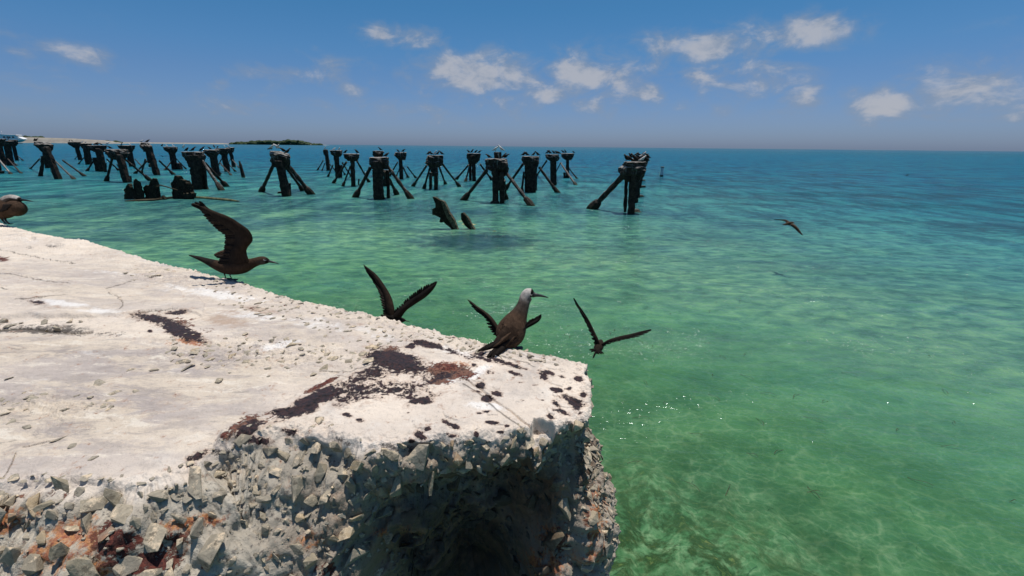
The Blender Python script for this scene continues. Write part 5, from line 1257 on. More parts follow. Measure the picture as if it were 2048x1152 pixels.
R1 = .075
PIL = [
 dict(label='piling mostly outside the left frame edge, only its slanting struts in view', where='the piling cut by the left frame edge', base=(-12, 342), cap=[(278, -40, 2), (292, -38, 0), (298, -28, -8)], cols=[(-20, 293, -12, 342, 8), (-3, 285, 9, 330, 3)], braces=[(-8, 312, 22, 348, R1), (-2, 320, -30, 350, R1)], birds=[]),
 dict(label='flat-topped piling second from the left frame edge with broad pale cap', where='the broad cap by the left frame edge', base=(20, 331), cap=[(282, -2, 24), (288, 0, 23), (293, 9, 22)], cols=[(15, 291, 22, 331, 4)], braces=[(13, 315, 34, 331, .07), (16, 318, 42, 346, .07)], birds=[(6, 'd'), (19, 'd'), (12, 'w')], extra=[(342, 0, 7, 347)]),
 dict(label='thin far piling just behind the second one from the left', where='the thin far piling near the left edge', base=(33, 321), cap=[(280, 19, 33), (288, 20, 33), (292, 24, 31)], cols=[(27, 290, 34, 321, 2.2)], braces=[(31, 308, 46, 321, .07)], birds=[(24, 'd')]),
 dict(label='stepped piling with leaning column and splayed struts at left, below the sand spit', where='the stepped piling below the sand spit', base=(108, 352), cap=[(284, 71, 92), (289, 72, 101), (297, 80, 103), (304, 85, 100)], cols=[(93, 300, 117, 358, 4.4), (90, 300, 97, 336, 3.6), (86, 312, 82, 352, 2.2)], braces=[(102, 314, 148, 358, R1), (125, 320, 169, 352, R1), (79, 318, 61, 337, .07), (86, 312, 80, 352, R1)], birds=[(74, 'd', 1), (79, 'd')]),
 dict(label='slender distant piling with small cup-shaped cap, left of the close pair', where='the slender cup-capped piling at left', base=(162, 320), cap=[(284, 139, 159), (289, 140, 158), (296, 149, 158)], cols=[(153, 293, 161, 320, 2.6)], braces=[(158, 308, 150, 318, .05)], birds=[(145, 'd', 1), (151, 'd')]),
 dict(label='left of two close pilings, topped by white terns at left', where='the left one of the close pair', base=(178, 329), cap=[(287, 162, 181), (292, 163, 180), (299, 168, 179)], cols=[(173, 297, 178, 329, 4)], braces=[(168, 315, 157, 328, .06), (180, 312, 190, 327, .06)], birds=[(171, 'w'), (177, 'w')]),
 dict(label='right of two close pilings, topped by four dark birds', where='the right one of the close pair', base=(202, 342), cap=[(291, 179, 209), (297, 180, 208), (304, 190, 207)], cols=[(199, 302, 206, 343, 4.5), (192, 315, 198, 342, 4)], braces=[(191, 316, 174, 342, R1), (213, 318, 238, 341, R1)], birds=[(192, 'd'), (197, 'd'), (202, 'd'), (207, 'd')], extra=[(326, 209, 213, 344)]),
 dict(label='big dark piling with shelf-like cap jutting left, behind the wreck plates', where='the shelf-capped piling behind the wreck plates', base=(254, 364), cap=[(299, 214, 250), (306, 215, 254), (314, 220, 252), (320, 232, 248)], cols=[(240, 316, 254, 365, 5)], braces=[(224, 318, 213, 362, .09), (252, 320, 301, 361, .09), (247, 318, 235, 330, .06)], birds=[(221, 'd'), (218, 'w', 1, 290)], extra=[(352, 254, 262, 364)]),
 dict(label='piling directly behind the shelf-capped one, cap pale with droppings', where='the pale cap behind the shelf-capped piling', base=(264, 333), cap=[(291, 238, 266), (297, 242, 266), (303, 250, 264)], cols=[(258, 302, 265, 333, 4)], braces=[(270, 318, 286, 335, .07), (251, 318, 246, 334, .06)], birds=[(248, 'd', 1), (261, 'w')]),
 dict(label='tall leaning piling with tilted pale cap and white bird on top, left group', where='the tall leaning piling of the left group', base=(312, 350), cap=[(286, 284, 295), (292, 281, 302), (299, 288, 303), (304, 291, 303)], cols=[(298, 300, 314, 350, 4.5), (297, 300, 302, 326, 4)], braces=[(294, 322, 270, 347, R1), (291, 318, 283, 346, R1), (318, 321, 347, 349, .09)], birds=[(286, 'w', 1, 285), (290, 'd', 1, 291), (299, 'd')]),
 dict(label='anvil-capped piling with two white terns, standing beyond the wreck plates', where='the anvil-capped piling beyond the wreck', base=(350, 339), cap=[(294, 329, 353), (300, 331, 353), (307, 340, 350)], cols=[(344, 305, 350, 339, 4), (357, 326, 360, 339, 4)], braces=[(347, 317, 330, 340, .07), (351, 316, 372, 338, .06)], birds=[(327, 'd'), (337, 'w'), (348, 'w')]),
 dict(label='massive thick-trunked piling with struts to the right, largest of the left half', where='the massive thick piling of the left half', base=(396, 377), cap=[(304, 367, 405), (312, 370, 407), (322, 376, 406), (335, 382, 410)], cols=[(394, 318, 400, 378, 9.5), (383, 338, 390, 376, 2.4), (408, 335, 413, 378, 2.6)], braces=[(402, 318, 443, 380, .10), (410, 326, 453, 373, .10)], birds=[(371, 'w', 1, 297), (376, 'd'), (386, 'd'), (400, 'd')], extra=[(373, 382, 400, 376)]),
 dict(label='ragged-capped piling just right of the massive thick one', where='the ragged cap right of the massive piling', base=(432, 352), cap=[(300, 408, 437), (306, 410, 437), (314, 418, 433)], cols=[(426, 312, 434, 352, 5)], braces=[(430, 330, 441, 348, .06)], birds=[(409, 'd', 1), (420, 'd')]),
 dict(label='third of the tight group of caps left of the tree-clad island', where='the third cap of the tight group', base=(452, 343), cap=[(297, 432, 458), (303, 434, 458), (310, 443, 454)], cols=[(448, 308, 455, 343, 4)], braces=[(440, 326, 462, 350, .07), (452, 322, 471, 343, .06), (443, 318, 433, 338, .06)], birds=[(430, 'd'), (438, 'd')]),
 dict(label='farthest cap of the tight group, white terns on it', where='the farthest cap of the tight group', base=(467, 334), cap=[(295, 453, 467), (300, 455, 467), (305, 459, 466)], cols=[(461, 304, 468, 334, 2.5)], braces=[(465, 320, 479, 336, .06), (461, 318, 455, 330, .05)], birds=[(452, 'w'), (458, 'w')]),
 dict(label='bulky round-topped piling with heavy collars, standing alone below the island', where='the lone bulky piling below the island', base=(572, 391), cap=[(303, 541, 562), (308, 541, 577), (316, 543, 579), (328, 546, 578), (334, 550, 574)], cols=[(560, 330, 573, 392, 6.5)], braces=[(547, 329, 523, 383, .10), (576, 330, 622, 388, .12), (570, 332, 606, 381, .09)], birds=[(548, 'w', 1, 298), (552, 'w', -1, 297), (556, 'w', 1, 298), (542, 'd', 1, 301), (567, 'd', 0, 305), (576, 'd', 0, 308)], extra=[(366, 577, 582, 390), (383, 556, 568, 386)]),
 dict(label='narrow far piling with white-streaked head, left of two tern-topped caps', where='the narrow white-streaked far piling', base=(656, 341), cap=[(299, 648, 655), (304, 647, 655), (310, 648, 654)], cols=[(653, 306, 657, 341, 3)], braces=[(647, 320, 635, 340, .06), (650, 326, 644, 341, .05), (657, 326, 671, 341, .06)], birds=[(650, 'w')]),
 dict(label='piling with a bowl-shaped cap and two white terns, centre left', where='the bowl-capped piling at centre left', base=(678, 355), cap=[(301, 660, 684), (307, 662, 684), (314, 668, 679)], cols=[(673, 314, 676, 355, 4), (682, 330, 681, 355, 2.5)], braces=[(666, 330, 656, 353, .06), (678, 330, 690, 349, .06)], birds=[(668, 'w'), (679, 'w')]),
 dict(label='single-post piling with blocky cap and dark bird at either end', where='the single-post piling with blocky cap', base=(707, 372), cap=[(308, 689, 718), (314, 690, 718), (322, 696, 714)], cols=[(705, 322, 707, 372, 3.6)], braces=[(693, 324, 667, 366, R1), (701, 332, 686, 372, .06), (714, 322, 738, 364, R1), (685, 326, 702, 352, .07)], birds=[(692, 'd', 1), (715, 'd', -1)], extra=[(358, 716, 719, 370)]),
 dict(label='cap peeping out directly behind the big centre-left pier', where='the cap behind the big centre-left piling', base=(756, 352), cap=[(302, 746, 766), (309, 746, 766), (316, 750, 763)], cols=[(756, 315, 757, 352, 4)], braces=[(760, 330, 775, 350, .06)], birds=[(760, 'd')]),
 dict(label='big wide-trunked piling with long struts, centre left', where='the big wide centre-left piling', base=(757, 397), cap=[(315, 740, 777), (322, 739, 777), (330, 740, 777), (338, 746, 775)], cols=[(757, 332, 758, 398, 8.5), (748, 340, 750, 396, 2.5), (775, 340, 777, 396, 3), (771, 340, 771, 372, 3.5)], braces=[(741, 335, 711, 394, .10), (775, 332, 822, 397, .10), (770, 342, 794, 389, .09)], birds=[(754, 'd'), (762, 'd'), (774, 'd', 1)], extra=[(392, 754, 770, 397)]),
 dict(label='single-post piling with shaggy cap, between the big centre-left one and the two-legged one', where='the shaggy cap right of the big centre-left piling', base=(803, 358), cap=[(305, 790, 812), (311, 789, 812), (320, 798, 810)], cols=[(801, 318, 803, 358, 3.2)], braces=[(795, 325, 779, 352, .07), (800, 335, 792, 354, .05), (806, 334, 816, 355, .07), (814, 333, 832, 356, .06)], birds=[(797, 'd'), (807, 'd', 1)]),
 dict(label='piling on two separate legs with white tern amid dark birds, left of centre', where='the two-legged piling left of centre', base=(868, 379), cap=[(311, 856, 886), (318, 854, 886), (326, 851, 886), (334, 858, 880)], cols=[(868, 330, 869, 352, 7), (861, 345, 861, 378, 2.6), (872, 345, 872, 379, 3.6)], braces=[(854, 330, 826, 372, R1), (860, 335, 848, 377, R1), (883, 326, 919, 373, R1), (877, 330, 891, 368, R1)], birds=[(857, 'd'), (862, 'd'), (870, 'w'), (876, 'd'), (882, 'd')]),
 dict(label='farther piling topped with a row of four dark birds, behind the central one', where='the four-bird cap left of the central piling', base=(945, 362), cap=[(307, 934, 961), (314, 933, 960), (322, 936, 957), (328, 938, 951)], cols=[(947, 320, 948, 362, 3.6), (940, 326, 941, 361, 2.6)], braces=[(937, 330, 912, 359, .08), (939, 333, 931, 363, .08), (960, 328, 984, 360, .08)], birds=[(937, 'd'), (944, 'd'), (952, 'd'), (959, 'd')]),
 dict(label='nearest central piling with raised block on top and long splayed struts', where='the nearest central piling', base=(996, 405), cap=[(318, 972, 1012), (325, 972, 1014), (338, 972, 1016), (342, 984, 1016), (352, 986, 1010)], cols=[(990, 345, 991, 406, 5.5), (1004, 345, 1004, 406, 4.6), (997, 340, 997, 380, 9)], braces=[(974, 340, 927, 400, .10), (1014, 348, 1062, 411, .10), (1008, 360, 1012, 398, .09)], birds=[(977, 'd', -1), (1008, 'd', 1), (1012, 'd', 1), (991, 'w', 0, 303), (1002, 'w', 0, 303)], extra=[(402, 980, 1000, 406)], block=(988, 1003, 304, 319)),
 dict(label='broad fluted piling just right of the central one', where='the broad fluted piling right of centre', base=(1061, 384), cap=[(313, 1045, 1078), (320, 1044, 1078), (328, 1046, 1077), (334, 1051, 1075)], cols=[(1062, 326, 1062, 384, 9.5), (1071, 330, 1071, 380, 3), (1052, 330, 1052, 384, 2.6)], braces=[(1046, 328, 1010, 379, .09), (1048, 344, 1043, 385, .08), (1078, 334, 1115, 385, .09)], birds=[(1048, 'd'), (1053, 'd'), (1068, 'd', 1), (1075, 'd')]),
 dict(label='piling crowded with dark birds, second from right in the central group', where='the crowded cap right of the central piling', base=(1107, 370), cap=[(309, 1092, 1118), (315, 1092, 1118), (322, 1099, 1116)], cols=[(1106, 320, 1107, 370, 6)], braces=[(1093, 322, 1074, 350, .08), (1121, 326, 1111, 346, .05)], birds=[(1095, 'd', 1), (1099, 'd'), (1107, 'd'), (1113, 'd'), (1118, 'd')]),
 dict(label='rightmost piling of the central group, flat pale cap on a thin stem', where='the rightmost flat cap of the central group', base=(1136, 356), cap=[(307, 1123, 1148), (313, 1123, 1147), (320, 1130, 1142)], cols=[(1135, 318, 1135, 356, 3), (1129, 345, 1129, 356, 2)], braces=[(1121, 326, 1151, 369, .08), (1137, 336, 1154, 357, .06)], birds=[(1126, 'd', -1), (1131, 'd', -1), (1147, 'd')]),
 dict(label='farthest piling of the receding row at the right end', where='the farthest cap of the right-hand row', base=(1281, 362), cap=[(310, 1281, 1298), (315, 1282, 1298), (322, 1283, 1296)], cols=[(1283, 318, 1281, 362, 3.4)], braces=[], birds=[(1289, 'w'), (1286, 'd', 0, 312), (1294, 'd', 0, 313)], extra=[(359, 1282, 1291, 361)]),
 dict(label='third piling of the receding row at the right end', where='the third cap of the right-hand row', base=(1279, 375), cap=[(313, 1272, 1297), (320, 1275, 1297), (328, 1278, 1294)], cols=[(1281, 322, 1278, 375, 4)], braces=[], birds=[(1274, 'd'), (1279, 'd'), (1284, 'd', 0, 315), (1291, 'w', 0, 318)], extra=[(371, 1281, 1291, 374)]),
 dict(label='second piling of the receding row at the right end', where='the second cap of the right-hand row', base=(1274, 394), cap=[(318, 1262, 1296), (326, 1264, 1294), (338, 1268, 1290)], cols=[(1277, 330, 1273, 394, 5)], braces=[], birds=[(1262, 'd'), (1267, 'd'), (1275, 'd'), (1281, 'w'), (1288, 'd'), (1294, 'd')], extra=[(390, 1275, 1288, 393)]),
 dict(label='nearest and tallest piling at the right end with one long strut to the left', where='the tall right-end piling with the long strut', base=(1262, 426), cap=[(324, 1248, 1294), (332, 1247, 1293), (336, 1240, 1291), (348, 1240, 1288), (358, 1246, 1282), (364, 1251, 1275)], cols=[(1266, 350, 1262, 427, 6), (1253, 355, 1250, 423, 3), (1274, 350, 1270, 405, 5)], braces=[(1245, 353, 1184, 417, .14)], birds=[(1253, 'd'), (1262, 'd'), (1270, 'd'), (1277, 'd'), (1285, 'w'), (1291, 'd')], extra=[(418, 1256, 1281, 423)]),
]
for q, d in enumerate(PIL):
    blk = d.pop('block', None); root = piling(seed=q + 1, **d)
    if blk:
        x0, x1, y0, y1 = blk; Y = root.location.y; a = Q(x0, y0, Y); b = Q(x1, y1, Y); c = (a + b) / 2; hx = (b.x - a.x) / 2
        rough_loft('block', [(np.array((c.x, Y, a.z)), hx, hx), (np.array((c.x, Y, (a.z + b.z) / 2)), hx * .95, hx), (np.array((c.x, Y, b.z - .1)), hx, hx)], .04, root, 1.0, 16, seed=q)

# lone leaning post and stubs
def lone_post(x0, y0, x1, y1, hw, label, mat=None):
    b = P(x1, y1, 0); a = Q(x0, y0, b.y); h = hw * b.y / FPX; d = (Vector(b) - Vector(a)).normalized()
    o = rough_loft('leaning_post', [(np.array(a), h * .3, h * .5), (np.array(a.lerp(b, .25)), h * .8, h), (np.array(b), h, h), (np.array(Vector(b) + d * 1.3), h, h)], .03, None, .2, 12, seed=x0 * .1)
    tag(o, label, 'post'); return o
lone_post(479, 322, 487, 355, 3, 'short lone leaning post right of the tight group of pilings')
lone_post(299, 327, 300, 334, 2, 'tiny broken post between the leaning piling and the shelf-capped one')

# channel marker
def marker():
    b = P(1323, 353, 0); r_ = 3.4 * b.y / FPX; z1 = Q(1323, 333, b.y).z
    root = empty('channel_marker', b); tag(root, 'white cylindrical channel marker post standing in the sea right of the pilings', 'marker')
    def cyl(name, za, zb, ra, rb, mat, n=20):
        rings = [np.array([(b.x + math.cos(q) * rr, b.y + math.sin(q) * rr, z) for q in np.linspace(0, 2 * math.pi, n, endpoint=False)]) for z, rr in ((za, ra), (zb, rb))]
        return link(name, ring_mesh(name, rings), mat, root, smooth=False)
    m, t, out = material('scuffed white paint'); gm = t.new('ShaderNodeNewGeometry')
    n = t.noise(6, 5, .7, gm.outputs['Position']); principled(t, out, t.mix(t.ss(n, .5, .6), (.62, .64, .64), (.22, .25, .27)), .6)
    cyl('post', .18, z1 - .14, r_ * .88, r_ * .88, m); cyl('top_band', z1 - .14, z1, r_ * 1.05, r_, flat_material('brownish band', (.30, .25, .21), .8, .3, .3, 9)); cyl('foot_band', -1, .18, r_, r_, flat_material('weedy foot', (.02, .025, .02), .8, .3))
marker()

# ------------------------------------------------------------------ wreck plates
def plate(outline, thick, name, mat, parent, dx=0.0, seed=0, Y=None, ridge=0.03, rag=.055):
    """ragged thick plate standing in the water; outline in frame units, its foot reaches below the surface"""
    import bmesh
    n = len(outline); pts = [Q(x, y, Y) for x, y in outline]
    # densify
    P2 = []
    for k in range(n):
        a, b = pts[k], pts[(k + 1) % n]; m_ = max(1, int((b - a).length / .07))
        for q in range(m_): P2.append(a.lerp(b, q / m_))
    A = np.array(P2); A = A + np.stack([fbm(A, 5, 3, .6, seed), np.zeros(len(A)), fbm(A, 6, 4, .7, seed + 7)], 1) * rag
    bm = bmesh.new(); vs = [bm.verts.new(tuple(a)) for a in A]; f = bm.faces.new(vs)
    bmesh.ops.triangulate(bm, faces=[f]); bmesh.ops.subdivide_edges(bm, edges=bm.edges[:], cuts=1)
    ext = bmesh.ops.extrude_face_region(bm, geom=bm.faces[:]); nv = [v for v in ext['geom'] if isinstance(v, bmesh.types.BMVert)]
    for v in nv: v.co += Vector((dx, thick, 0))
    bmesh.ops.recalc_face_normals(bm, faces=bm.faces[:])
    co = np.array([v.co[:] for v in bm.verts]); dn = ridge * (fbm(co, 3, 3, .6, seed) + .5 * fbm(co, 12, 2, .6, seed))
    for v, d_ in zip(bm.verts, dn): v.co.y += d_; v.co.x += d_ * .4
    me = bpy.data.meshes.new(name); bm.to_mesh(me); bm.free(); set_attr(me, 'guano', np.zeros(len(me.vertices)))
    return link(name, me, mat, parent, smooth=False)

def wreck_left():
    c = cr(0, 240, 5.12); Yb = P(290, 399, 0).y
    root = empty('wreck_remains', P(300, 399, 0)); tag(root, 'rusted jagged hull plates rising from the sea at left on a waterline beam', 'wreck')
    for k, ol in enumerate([[(1270, 700), (1290, 712), (1308, 652), (1322, 655), (1345, 720), (1382, 800), (1370, 860), (1268, 860)],
                            [(1365, 660), (1378, 605), (1400, 600), (1420, 625), (1440, 640), (1470, 720), (1480, 815), (1470, 870), (1400, 860), (1388, 740)],
                            [(1472, 690), (1495, 665), (1525, 668), (1558, 600), (1580, 605), (1600, 680), (1622, 800), (1615, 860), (1470, 860), (1485, 760)],
                            [(1750, 650), (1785, 600), (1792, 565), (1812, 570), (1830, 610), (1880, 620), (1900, 625), (1925, 690), (1950, 770), (1940, 820), (1775, 820), (1765, 720)]]):
        plate([c(x, y) for x, y in ol], .07 + .03 * (k % 2), 'hull_plate', M_wreck, root, dx=(.12, -.1, .1, .2)[k], seed=k * 3.3, Y=Yb + (.1, -.1, .05, .5)[k], ridge=.04)
    a = Q(*c(1590, 652), Yb + .2); b = Q(*c(1820, 720), Yb + .3)
    link('rod', ring_mesh('rod', [np.array([p + Vector((0, math.cos(q), math.sin(q))) * .035 for q in np.linspace(0, 6.28, 8, endpoint=False)]) for p in (a, a.lerp(b, .5) + Vector((0, 0, .015)), b)]), M_wreck, root)
    # weedy beam lying awash
    M_beam = flat_material('weedy beam', (.12, .115, .055), .9, .2, .5, 6)
    def awash(pts, name, mat):
        rings = []
        for k, (x, y, r_) in enumerate(pts):
            p = P(x, y, 0.03); rings.append(np.array([p + Vector((0, math.cos(q) * r_ * 1.6, math.sin(q) * r_)) for q in np.linspace(0, 6.28, 10, endpoint=False)]))
        return link(name, ring_mesh(name, rings), mat, root)
    awash([(250, 402, .02), (280, 401, .07), (310, 400.5, .09), (335, 397, .09), (360, 394, .10), (388, 391, .12)], 'beam', M_wreck)
    awash([(385, 394.5, .07), (410, 396, .08), (440, 398.5, .08), (462, 400.5, .07), (479, 402.5, .02)], 'pole', M_beam)
    plate([c(x, y) for x, y in [(1630, 790), (1660, 775), (1690, 810), (1685, 840), (1625, 840)]], .2, 'fragment', M_wreck, root, Y=Yb)
    plate([c(x, y) for x, y in [(1860, 760), (1940, 745), (1980, 755), (1975, 790), (1880, 800)]], .3, 'fragment', M_wreck, root, Y=Yb + .3)
    # sunken part of the beam under the surface
    me = ring_mesh('sunken_beam', [np.array([P(x, y, -.22) + Vector((0, math.cos(q) * r_ * 2, math.sin(q) * r_)) for q in np.linspace(0, 6.28, 10, endpoint=False)]) for x, y, r_ in [(150, 412, .05), (200, 410, .1), (260, 406, .12), (330, 402, .12)]])
    link('sunken_beam', me, M_beam, root)
wreck_left()

def wreck_mid():
    c = cr(820, 370, 7.877); Yb = P(905, 458, 0).y
    root = empty('leaning_wreck_plate', P(900, 456, 0)); tag(root, 'tall torn dark wreck plate leaning left out of the water below the centre pilings', 'wreck')
    plate([c(x, y) for x, y in [(355, 185), (395, 195), (430, 225), (490, 250), (545, 300), (600, 420), (660, 520), (715, 620), (745, 700), (760, 780), (700, 760), (640, 680), (560, 620), (530, 580), (490, 595), (462, 575), (480, 520), (465, 470), (400, 478), (355, 470), (348, 372), (365, 375), (420, 335), (400, 290), (372, 215)]], .12, 'hull_plate', M_wreck, root, dx=.05, seed=4, Y=Yb, ridge=.02, rag=.02)
    plate([c(x, y) for x, y in [(490, 235), (530, 262), (560, 320), (625, 440), (690, 560), (725, 640), (752, 705), (730, 740), (680, 690), (620, 580), (560, 470), (520, 370)]], .10, 'flange', M_wreck2, root, dx=.05, seed=6, Y=Yb - .07, ridge=.02, rag=.02)
    root = empty('short_wreck_plate', P(942, 460, 0)); tag(root, 'short stubby dark wreck plate leaning left, just right of the tall torn one', 'wreck')
    plate([c(x, y) for x, y in [(800, 445), (835, 438), (870, 470), (900, 520), (940, 590), (985, 660), (1025, 710), (1050, 760), (985, 750), (940, 700), (880, 650), (835, 590), (808, 540), (802, 490)]], .13, 'hull_plate', M_wreck, root, dx=.05, seed=8, Y=Yb, ridge=.02, rag=.02)
    plate([c(x, y) for x, y in [(870, 470), (905, 510), (950, 590), (1000, 670), (1025, 715), (985, 715), (930, 630), (880, 540)]], .08, 'flange', M_wreck2, root, dx=.04, seed=9, Y=Yb - .06, ridge=.02, rag=.015)
    # sunken wreckage trailing away under the surface
    V = []; F = []; r = random.Random(3)
    for _ in range(70):
        x = r.uniform(925, 1010); y = 452 + (x - 925) * .22 + r.gauss(0, 6); p = P(x, y, -.06 - r.random() * .25); s_ = r.uniform(.08, .3); me = ROCKS[r.randrange(len(ROCKS))]
        b0 = len(V); V += [p + Vector((v.co.x * s_ * 1.6, v.co.y * s_, v.co.z * s_ * .6)) for v in me.vertices]; F += [[b0 + a for a in pl.vertices] for pl in me.polygons]
    o = link('sunken_wreckage', mesh_from('sunken_wreckage', V, F), flat_material('sunken crust', (.36, .33, .17), .9, .1, .5, 5), None, smooth=False)
    tag(o, 'pale crusted wreckage just under the water right of the two leaning plates', 'wreckage', kind='stuff')
M_wreck2 = flat_material('crusted flange', (.115, .095, .062), .9, .2, .6, 14)
wreck_mid()

# ------------------------------------------------------------------ far shore
def strip(name, pts, Ydist, mat, label, zh, depth=60):
    """low land: crest line in frame units"""
    V = []; F = []; n = 60
    S = mixpoly(pts, np.linspace(0, 1, n))
    for k, (x, y) in enumerate(S):
        a = Q(x, 290, Ydist); top = max(.15, Q(x, y, Ydist).z)
        e = min(1, k / 5, (n - 1 - k) / 5) if name != 'sand_spit' else min(1, (n - 1 - k) / 5)
        V += [(a.x, Ydist - 14 * e - 1, -.3), (a.x, Ydist - 5 * e, top * .45 * e), (a.x, Ydist, top * e), (a.x, Ydist + depth * .5, top * .7 * e), (a.x, Ydist + depth, -.3)]
    for k in range(n - 1):
        for q in range(4): F.append([k * 5 + q, k * 5 + 5 + q, k * 5 + 6 + q, k * 5 + 1 + q])
    o = link(name, mesh_from(name, V, F), mat); tag(o, label, kind='structure'); return o
M_sand = flat_material('pale sand', (.31, .285, .245), .95, .1, .12, .08)
M_scrub = flat_material('scrub', (.035, .052, .022), .95, .1, .5, .15)
strip('sand_spit', [(-60, 272), (30, 273.5), (60, 274.5), (100, 275.5), (150, 277), (190, 279.5), (235, 282)], 1300, M_sand, 'long pale sand spit on the horizon at far left', 4)
strip('far_sand_bank', [(170, 283.3), (250, 284.2), (320, 285.0), (400, 285.7), (470, 286.4)], 2200, M_sand, 'thin far sand bank along the horizon between the spit and the island', 2)
strip('island_beach', [(455, 286.8), (500, 286.4), (560, 287), (620, 288), (655, 289.3)], 1900, M_sand, 'narrow beach under the trees of the island', 2)

def foliage(name, spans, Yd, label, seed, kind='stuff'):
    r = random.Random(seed); V = []; F = []
    import bmesh
    bm = bmesh.new(); bmesh.ops.create_icosphere(bm, subdivisions=2, radius=1); bv = np.array([v.co[:] for v in bm.verts]); bf = [[v.index for v in f.verts] for f in bm.faces]; bm.free()
    for (x0, x1, hfun, n) in spans:
        for k in range(n):
            x = x0 + (x1 - x0) * (k + r.random()) / n; top = hfun(x); s_ = r.uniform(.55, 1.1)
            zt = Q(x, top, Yd).z * r.uniform(.72, 1.04); rad = r.uniform(2.8, 6.0) * Yd / 1180
            c = np.array((Q(x, 290, Yd).x, Yd + r.uniform(0, 30), max(.5, zt - rad * .75)))
            v = bv * (1 + .28 * fbm(bv + k * 3.1, 2.2, 2)[:, None]) * np.array([rad * 1.3, rad, rad * .8]) + c
            b0 = len(V); V += list(v); F += [[b0 + a for a in f] for f in bf]
    m, t, out = material('mangrove leaves'); gm = t.new('ShaderNodeNewGeometry')
    n_ = t.noise(.45, 5, .7, gm.outputs['Position']); n2 = t.noise(1.6, 3, .7, gm.outputs['Position'])
    principled(t, out, t.mix(t.ss(n_, .38, .62), (.030, .052, .024), (.075, .105, .045)), .8, t.bump(n2, 1.0, 2.0), .2)
    o = link(name, mesh_from(name, V, F), m, None, smooth=False); tag(o, label, 'trees', kind=kind); return o
def isl(x): return np.interp(x, [480, 492, 500, 515, 528, 540, 552, 565, 572, 578, 586, 592, 597, 605, 612, 616], [287, 283.5, 281.5, 281, 280.6, 280.8, 282, 281, 279.8, 278.6, 280.4, 281, 280.5, 283, 284.5, 287.5])
foliage('mangrove_trees', [(488, 615, isl, 170)], 1880, 'dark green mangrove wood covering the small island on the horizon', 4)
foliage('shrubs', [(468, 484, lambda x: 283.2, 16), (462, 486, lambda x: 285, 12), (626, 638, lambda x: 287, 9)], 1860, 'small clumps of shrubs on the sand either side of the wooded island', 5)
foliage('dune_scrub', [(60, 80, lambda x: 272.5, 10), (90, 230, lambda x: 275.8 + (x - 90) * .040, 60), (-30, 60, lambda x: 271, 20)], 1320, 'thin line of scrub along the top of the sand spit', 6)

def boat():
    Yd = 480.0; root = empty('motor_yacht', Q(10, 284, Yd)); tag(root, 'white motor yacht with dark cabin windows moored behind the pilings at far left', 'boat')
    def prism(name, side, y0, y1, mat, par):
        n = len(side); V = []; 
        for yy in (y0, y1):
            for (x, y) in side: p = Q(x - 7, 282.5 + (y - 282.5) * .85, Yd); V.append((p.x, Yd + yy, p.z))
        F = [list(range(n)), list(range(n, 2 * n))[::-1]] + [[k, k + n, (k + 1) % n + n, (k + 1) % n] for k in range(n)]
        return link(name, mesh_from(name, V, F), mat, par, smooth=False)
    prism('hull', [(-90, 276.5), (55, 277.6), (53, 279.5), (48, 283.0), (42, 285.2), (-90, 285)], -3, 3, M_white, root)
    cb = prism('cabin', [(-60, 267.5), (40, 268.5), (48, 272.5), (58, 277.5), (-60, 276.5)], -2.4, 2.4, M_white, root)
    prism('roof', [(-50, 265.8), (12, 266), (44, 267.6), (46, 268.6), (-50, 267.6)], -2.7, 2.7, M_white, root)
    for (x0, x1) in [(-12, -6), (-2, 3), (6, 10), (18, 22.5), (25, 32.5), (36, 40)]:
        prism('window', [(x0, 271.0), (x1, 271.3), (x1 + .8, 274.9), (x0, 274.6)], -2.43, -2.3, M_glass, cb)
    link('waterline_stripe', mesh_from('s', [(Q(-90, 282, Yd).x, Yd - 3.03, .9), (Q(50, 282, Yd).x, Yd - 3.03, .9), (Q(50, 282, Yd).x, Yd - 3.03, 1.4), (Q(-90, 282, Yd).x, Yd - 3.03, 1.4)], [[0, 1, 2, 3]]), M_glass, root, smooth=False)
    m = ring_mesh('mast', [np.array([Vector((Q(8, 280, Yd).x + math.cos(q) * .12, Yd + math.sin(q) * .12, z)) for q in np.linspace(0, 6.28, 6, endpoint=False)]) for z in (Q(8, 267, Yd).z, Q(8, 262.5, Yd).z)])
    link('mast', m, M_white, root)
boat()

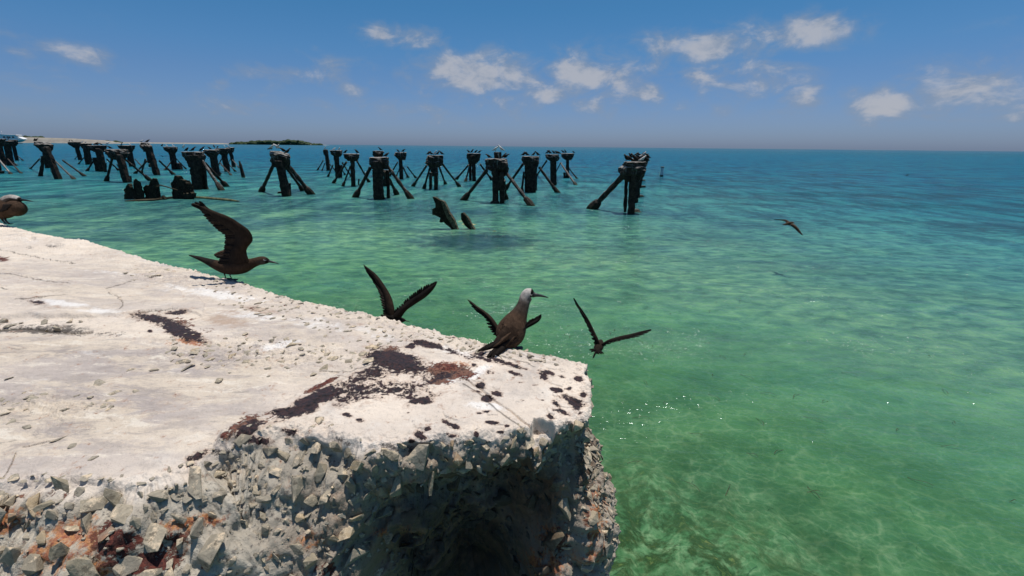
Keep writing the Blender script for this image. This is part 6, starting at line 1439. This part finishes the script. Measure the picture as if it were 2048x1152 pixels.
# little far bird in flight
def far_flyer(x, y, Yd, label):
    p = Q(x, y, Yd); V = [(-.2, 0, 0), (.18, 0, .02), (.0, -.03, .03), (0, .03, .03), (0, 0, -.03), (-.12, -.42, .12), (-.02, -.2, .1), (-.12, .42, .14), (-.02, .2, .1), (-.1, 0, .03)]
    F = [[0, 2, 4], [0, 4, 3], [2, 1, 4], [4, 1, 3], [0, 3, 2], [1, 2, 3], [2, 6, 5], [2, 5, 9], [3, 7, 8], [3, 9, 7], [5, 6, 2], [7, 3, 8]]
    me = mesh_from('flying_bird', V, F); set_col(me, 'tone', np.tile(DARK, (len(V), 1)))
    o = link('distant_flying_bird', me, M_plume, None, smooth=False); o.location = p; o.rotation_euler = (0.2, 0, 2.6); tag(o, label, 'seabird')
far_flyer(325, 313, 40, 'tiny dark bird flying low between the leaning and the anvil-capped pilings')

far_flyer(1813, 351, 55, 'tiny dark bird flying low over the sea far right of the channel marker')
# ------------------------------------------------------------------ drifting sea grass
def seagrass():
    r = random.Random(12); V = []; F = []
    spots = [(1305, 690), (1220, 712), (1160, 690), (1420, 620), (1350, 700), (1480, 600), (1290, 580), (1700, 745), (1445, 712), (1650, 800), (1900, 890), (1105, 690), (1120, 560)] + [(r.uniform(1080, 1500), r.uniform(600, 760)) for _ in range(26)] + [(r.uniform(1250, 2040), r.uniform(560, 1000)) for _ in range(30)] + [(r.uniform(600, 1000), r.uniform(540, 620)) for _ in range(8)]
    for (x, y) in spots:
        p = P(x, y, .03); a = r.uniform(0, 3.14); L_ = r.uniform(.05, .22); w_ = .0035; cv = r.uniform(-.5, .5); b0 = len(V)
        for k in range(6):
            f = k / 5 - .5; dx = math.cos(a) * f * L_ - math.sin(a) * cv * L_ * f * f; dy = math.sin(a) * f * L_ + math.cos(a) * cv * L_ * f * f
            V += [(p.x + dx - math.sin(a) * w_, p.y + dy + math.cos(a) * w_, .02 + .015 * math.sin(k)), (p.x + dx + math.sin(a) * w_, p.y + dy - math.cos(a) * w_, .02 + .015 * math.sin(k))]
        for k in range(5): F.append([b0 + 2 * k, b0 + 2 * k + 1, b0 + 2 * k + 3, b0 + 2 * k + 2])
    o = link('drifting_seagrass', mesh_from('drifting_seagrass', V, F), flat_material('dead sea grass', (.035, .045, .018), .7, .3, .4, 20), None, smooth=False)
    tag(o, 'scattered dark blades of sea grass drifting on the green water', 'sea grass', kind='stuff')
seagrass()
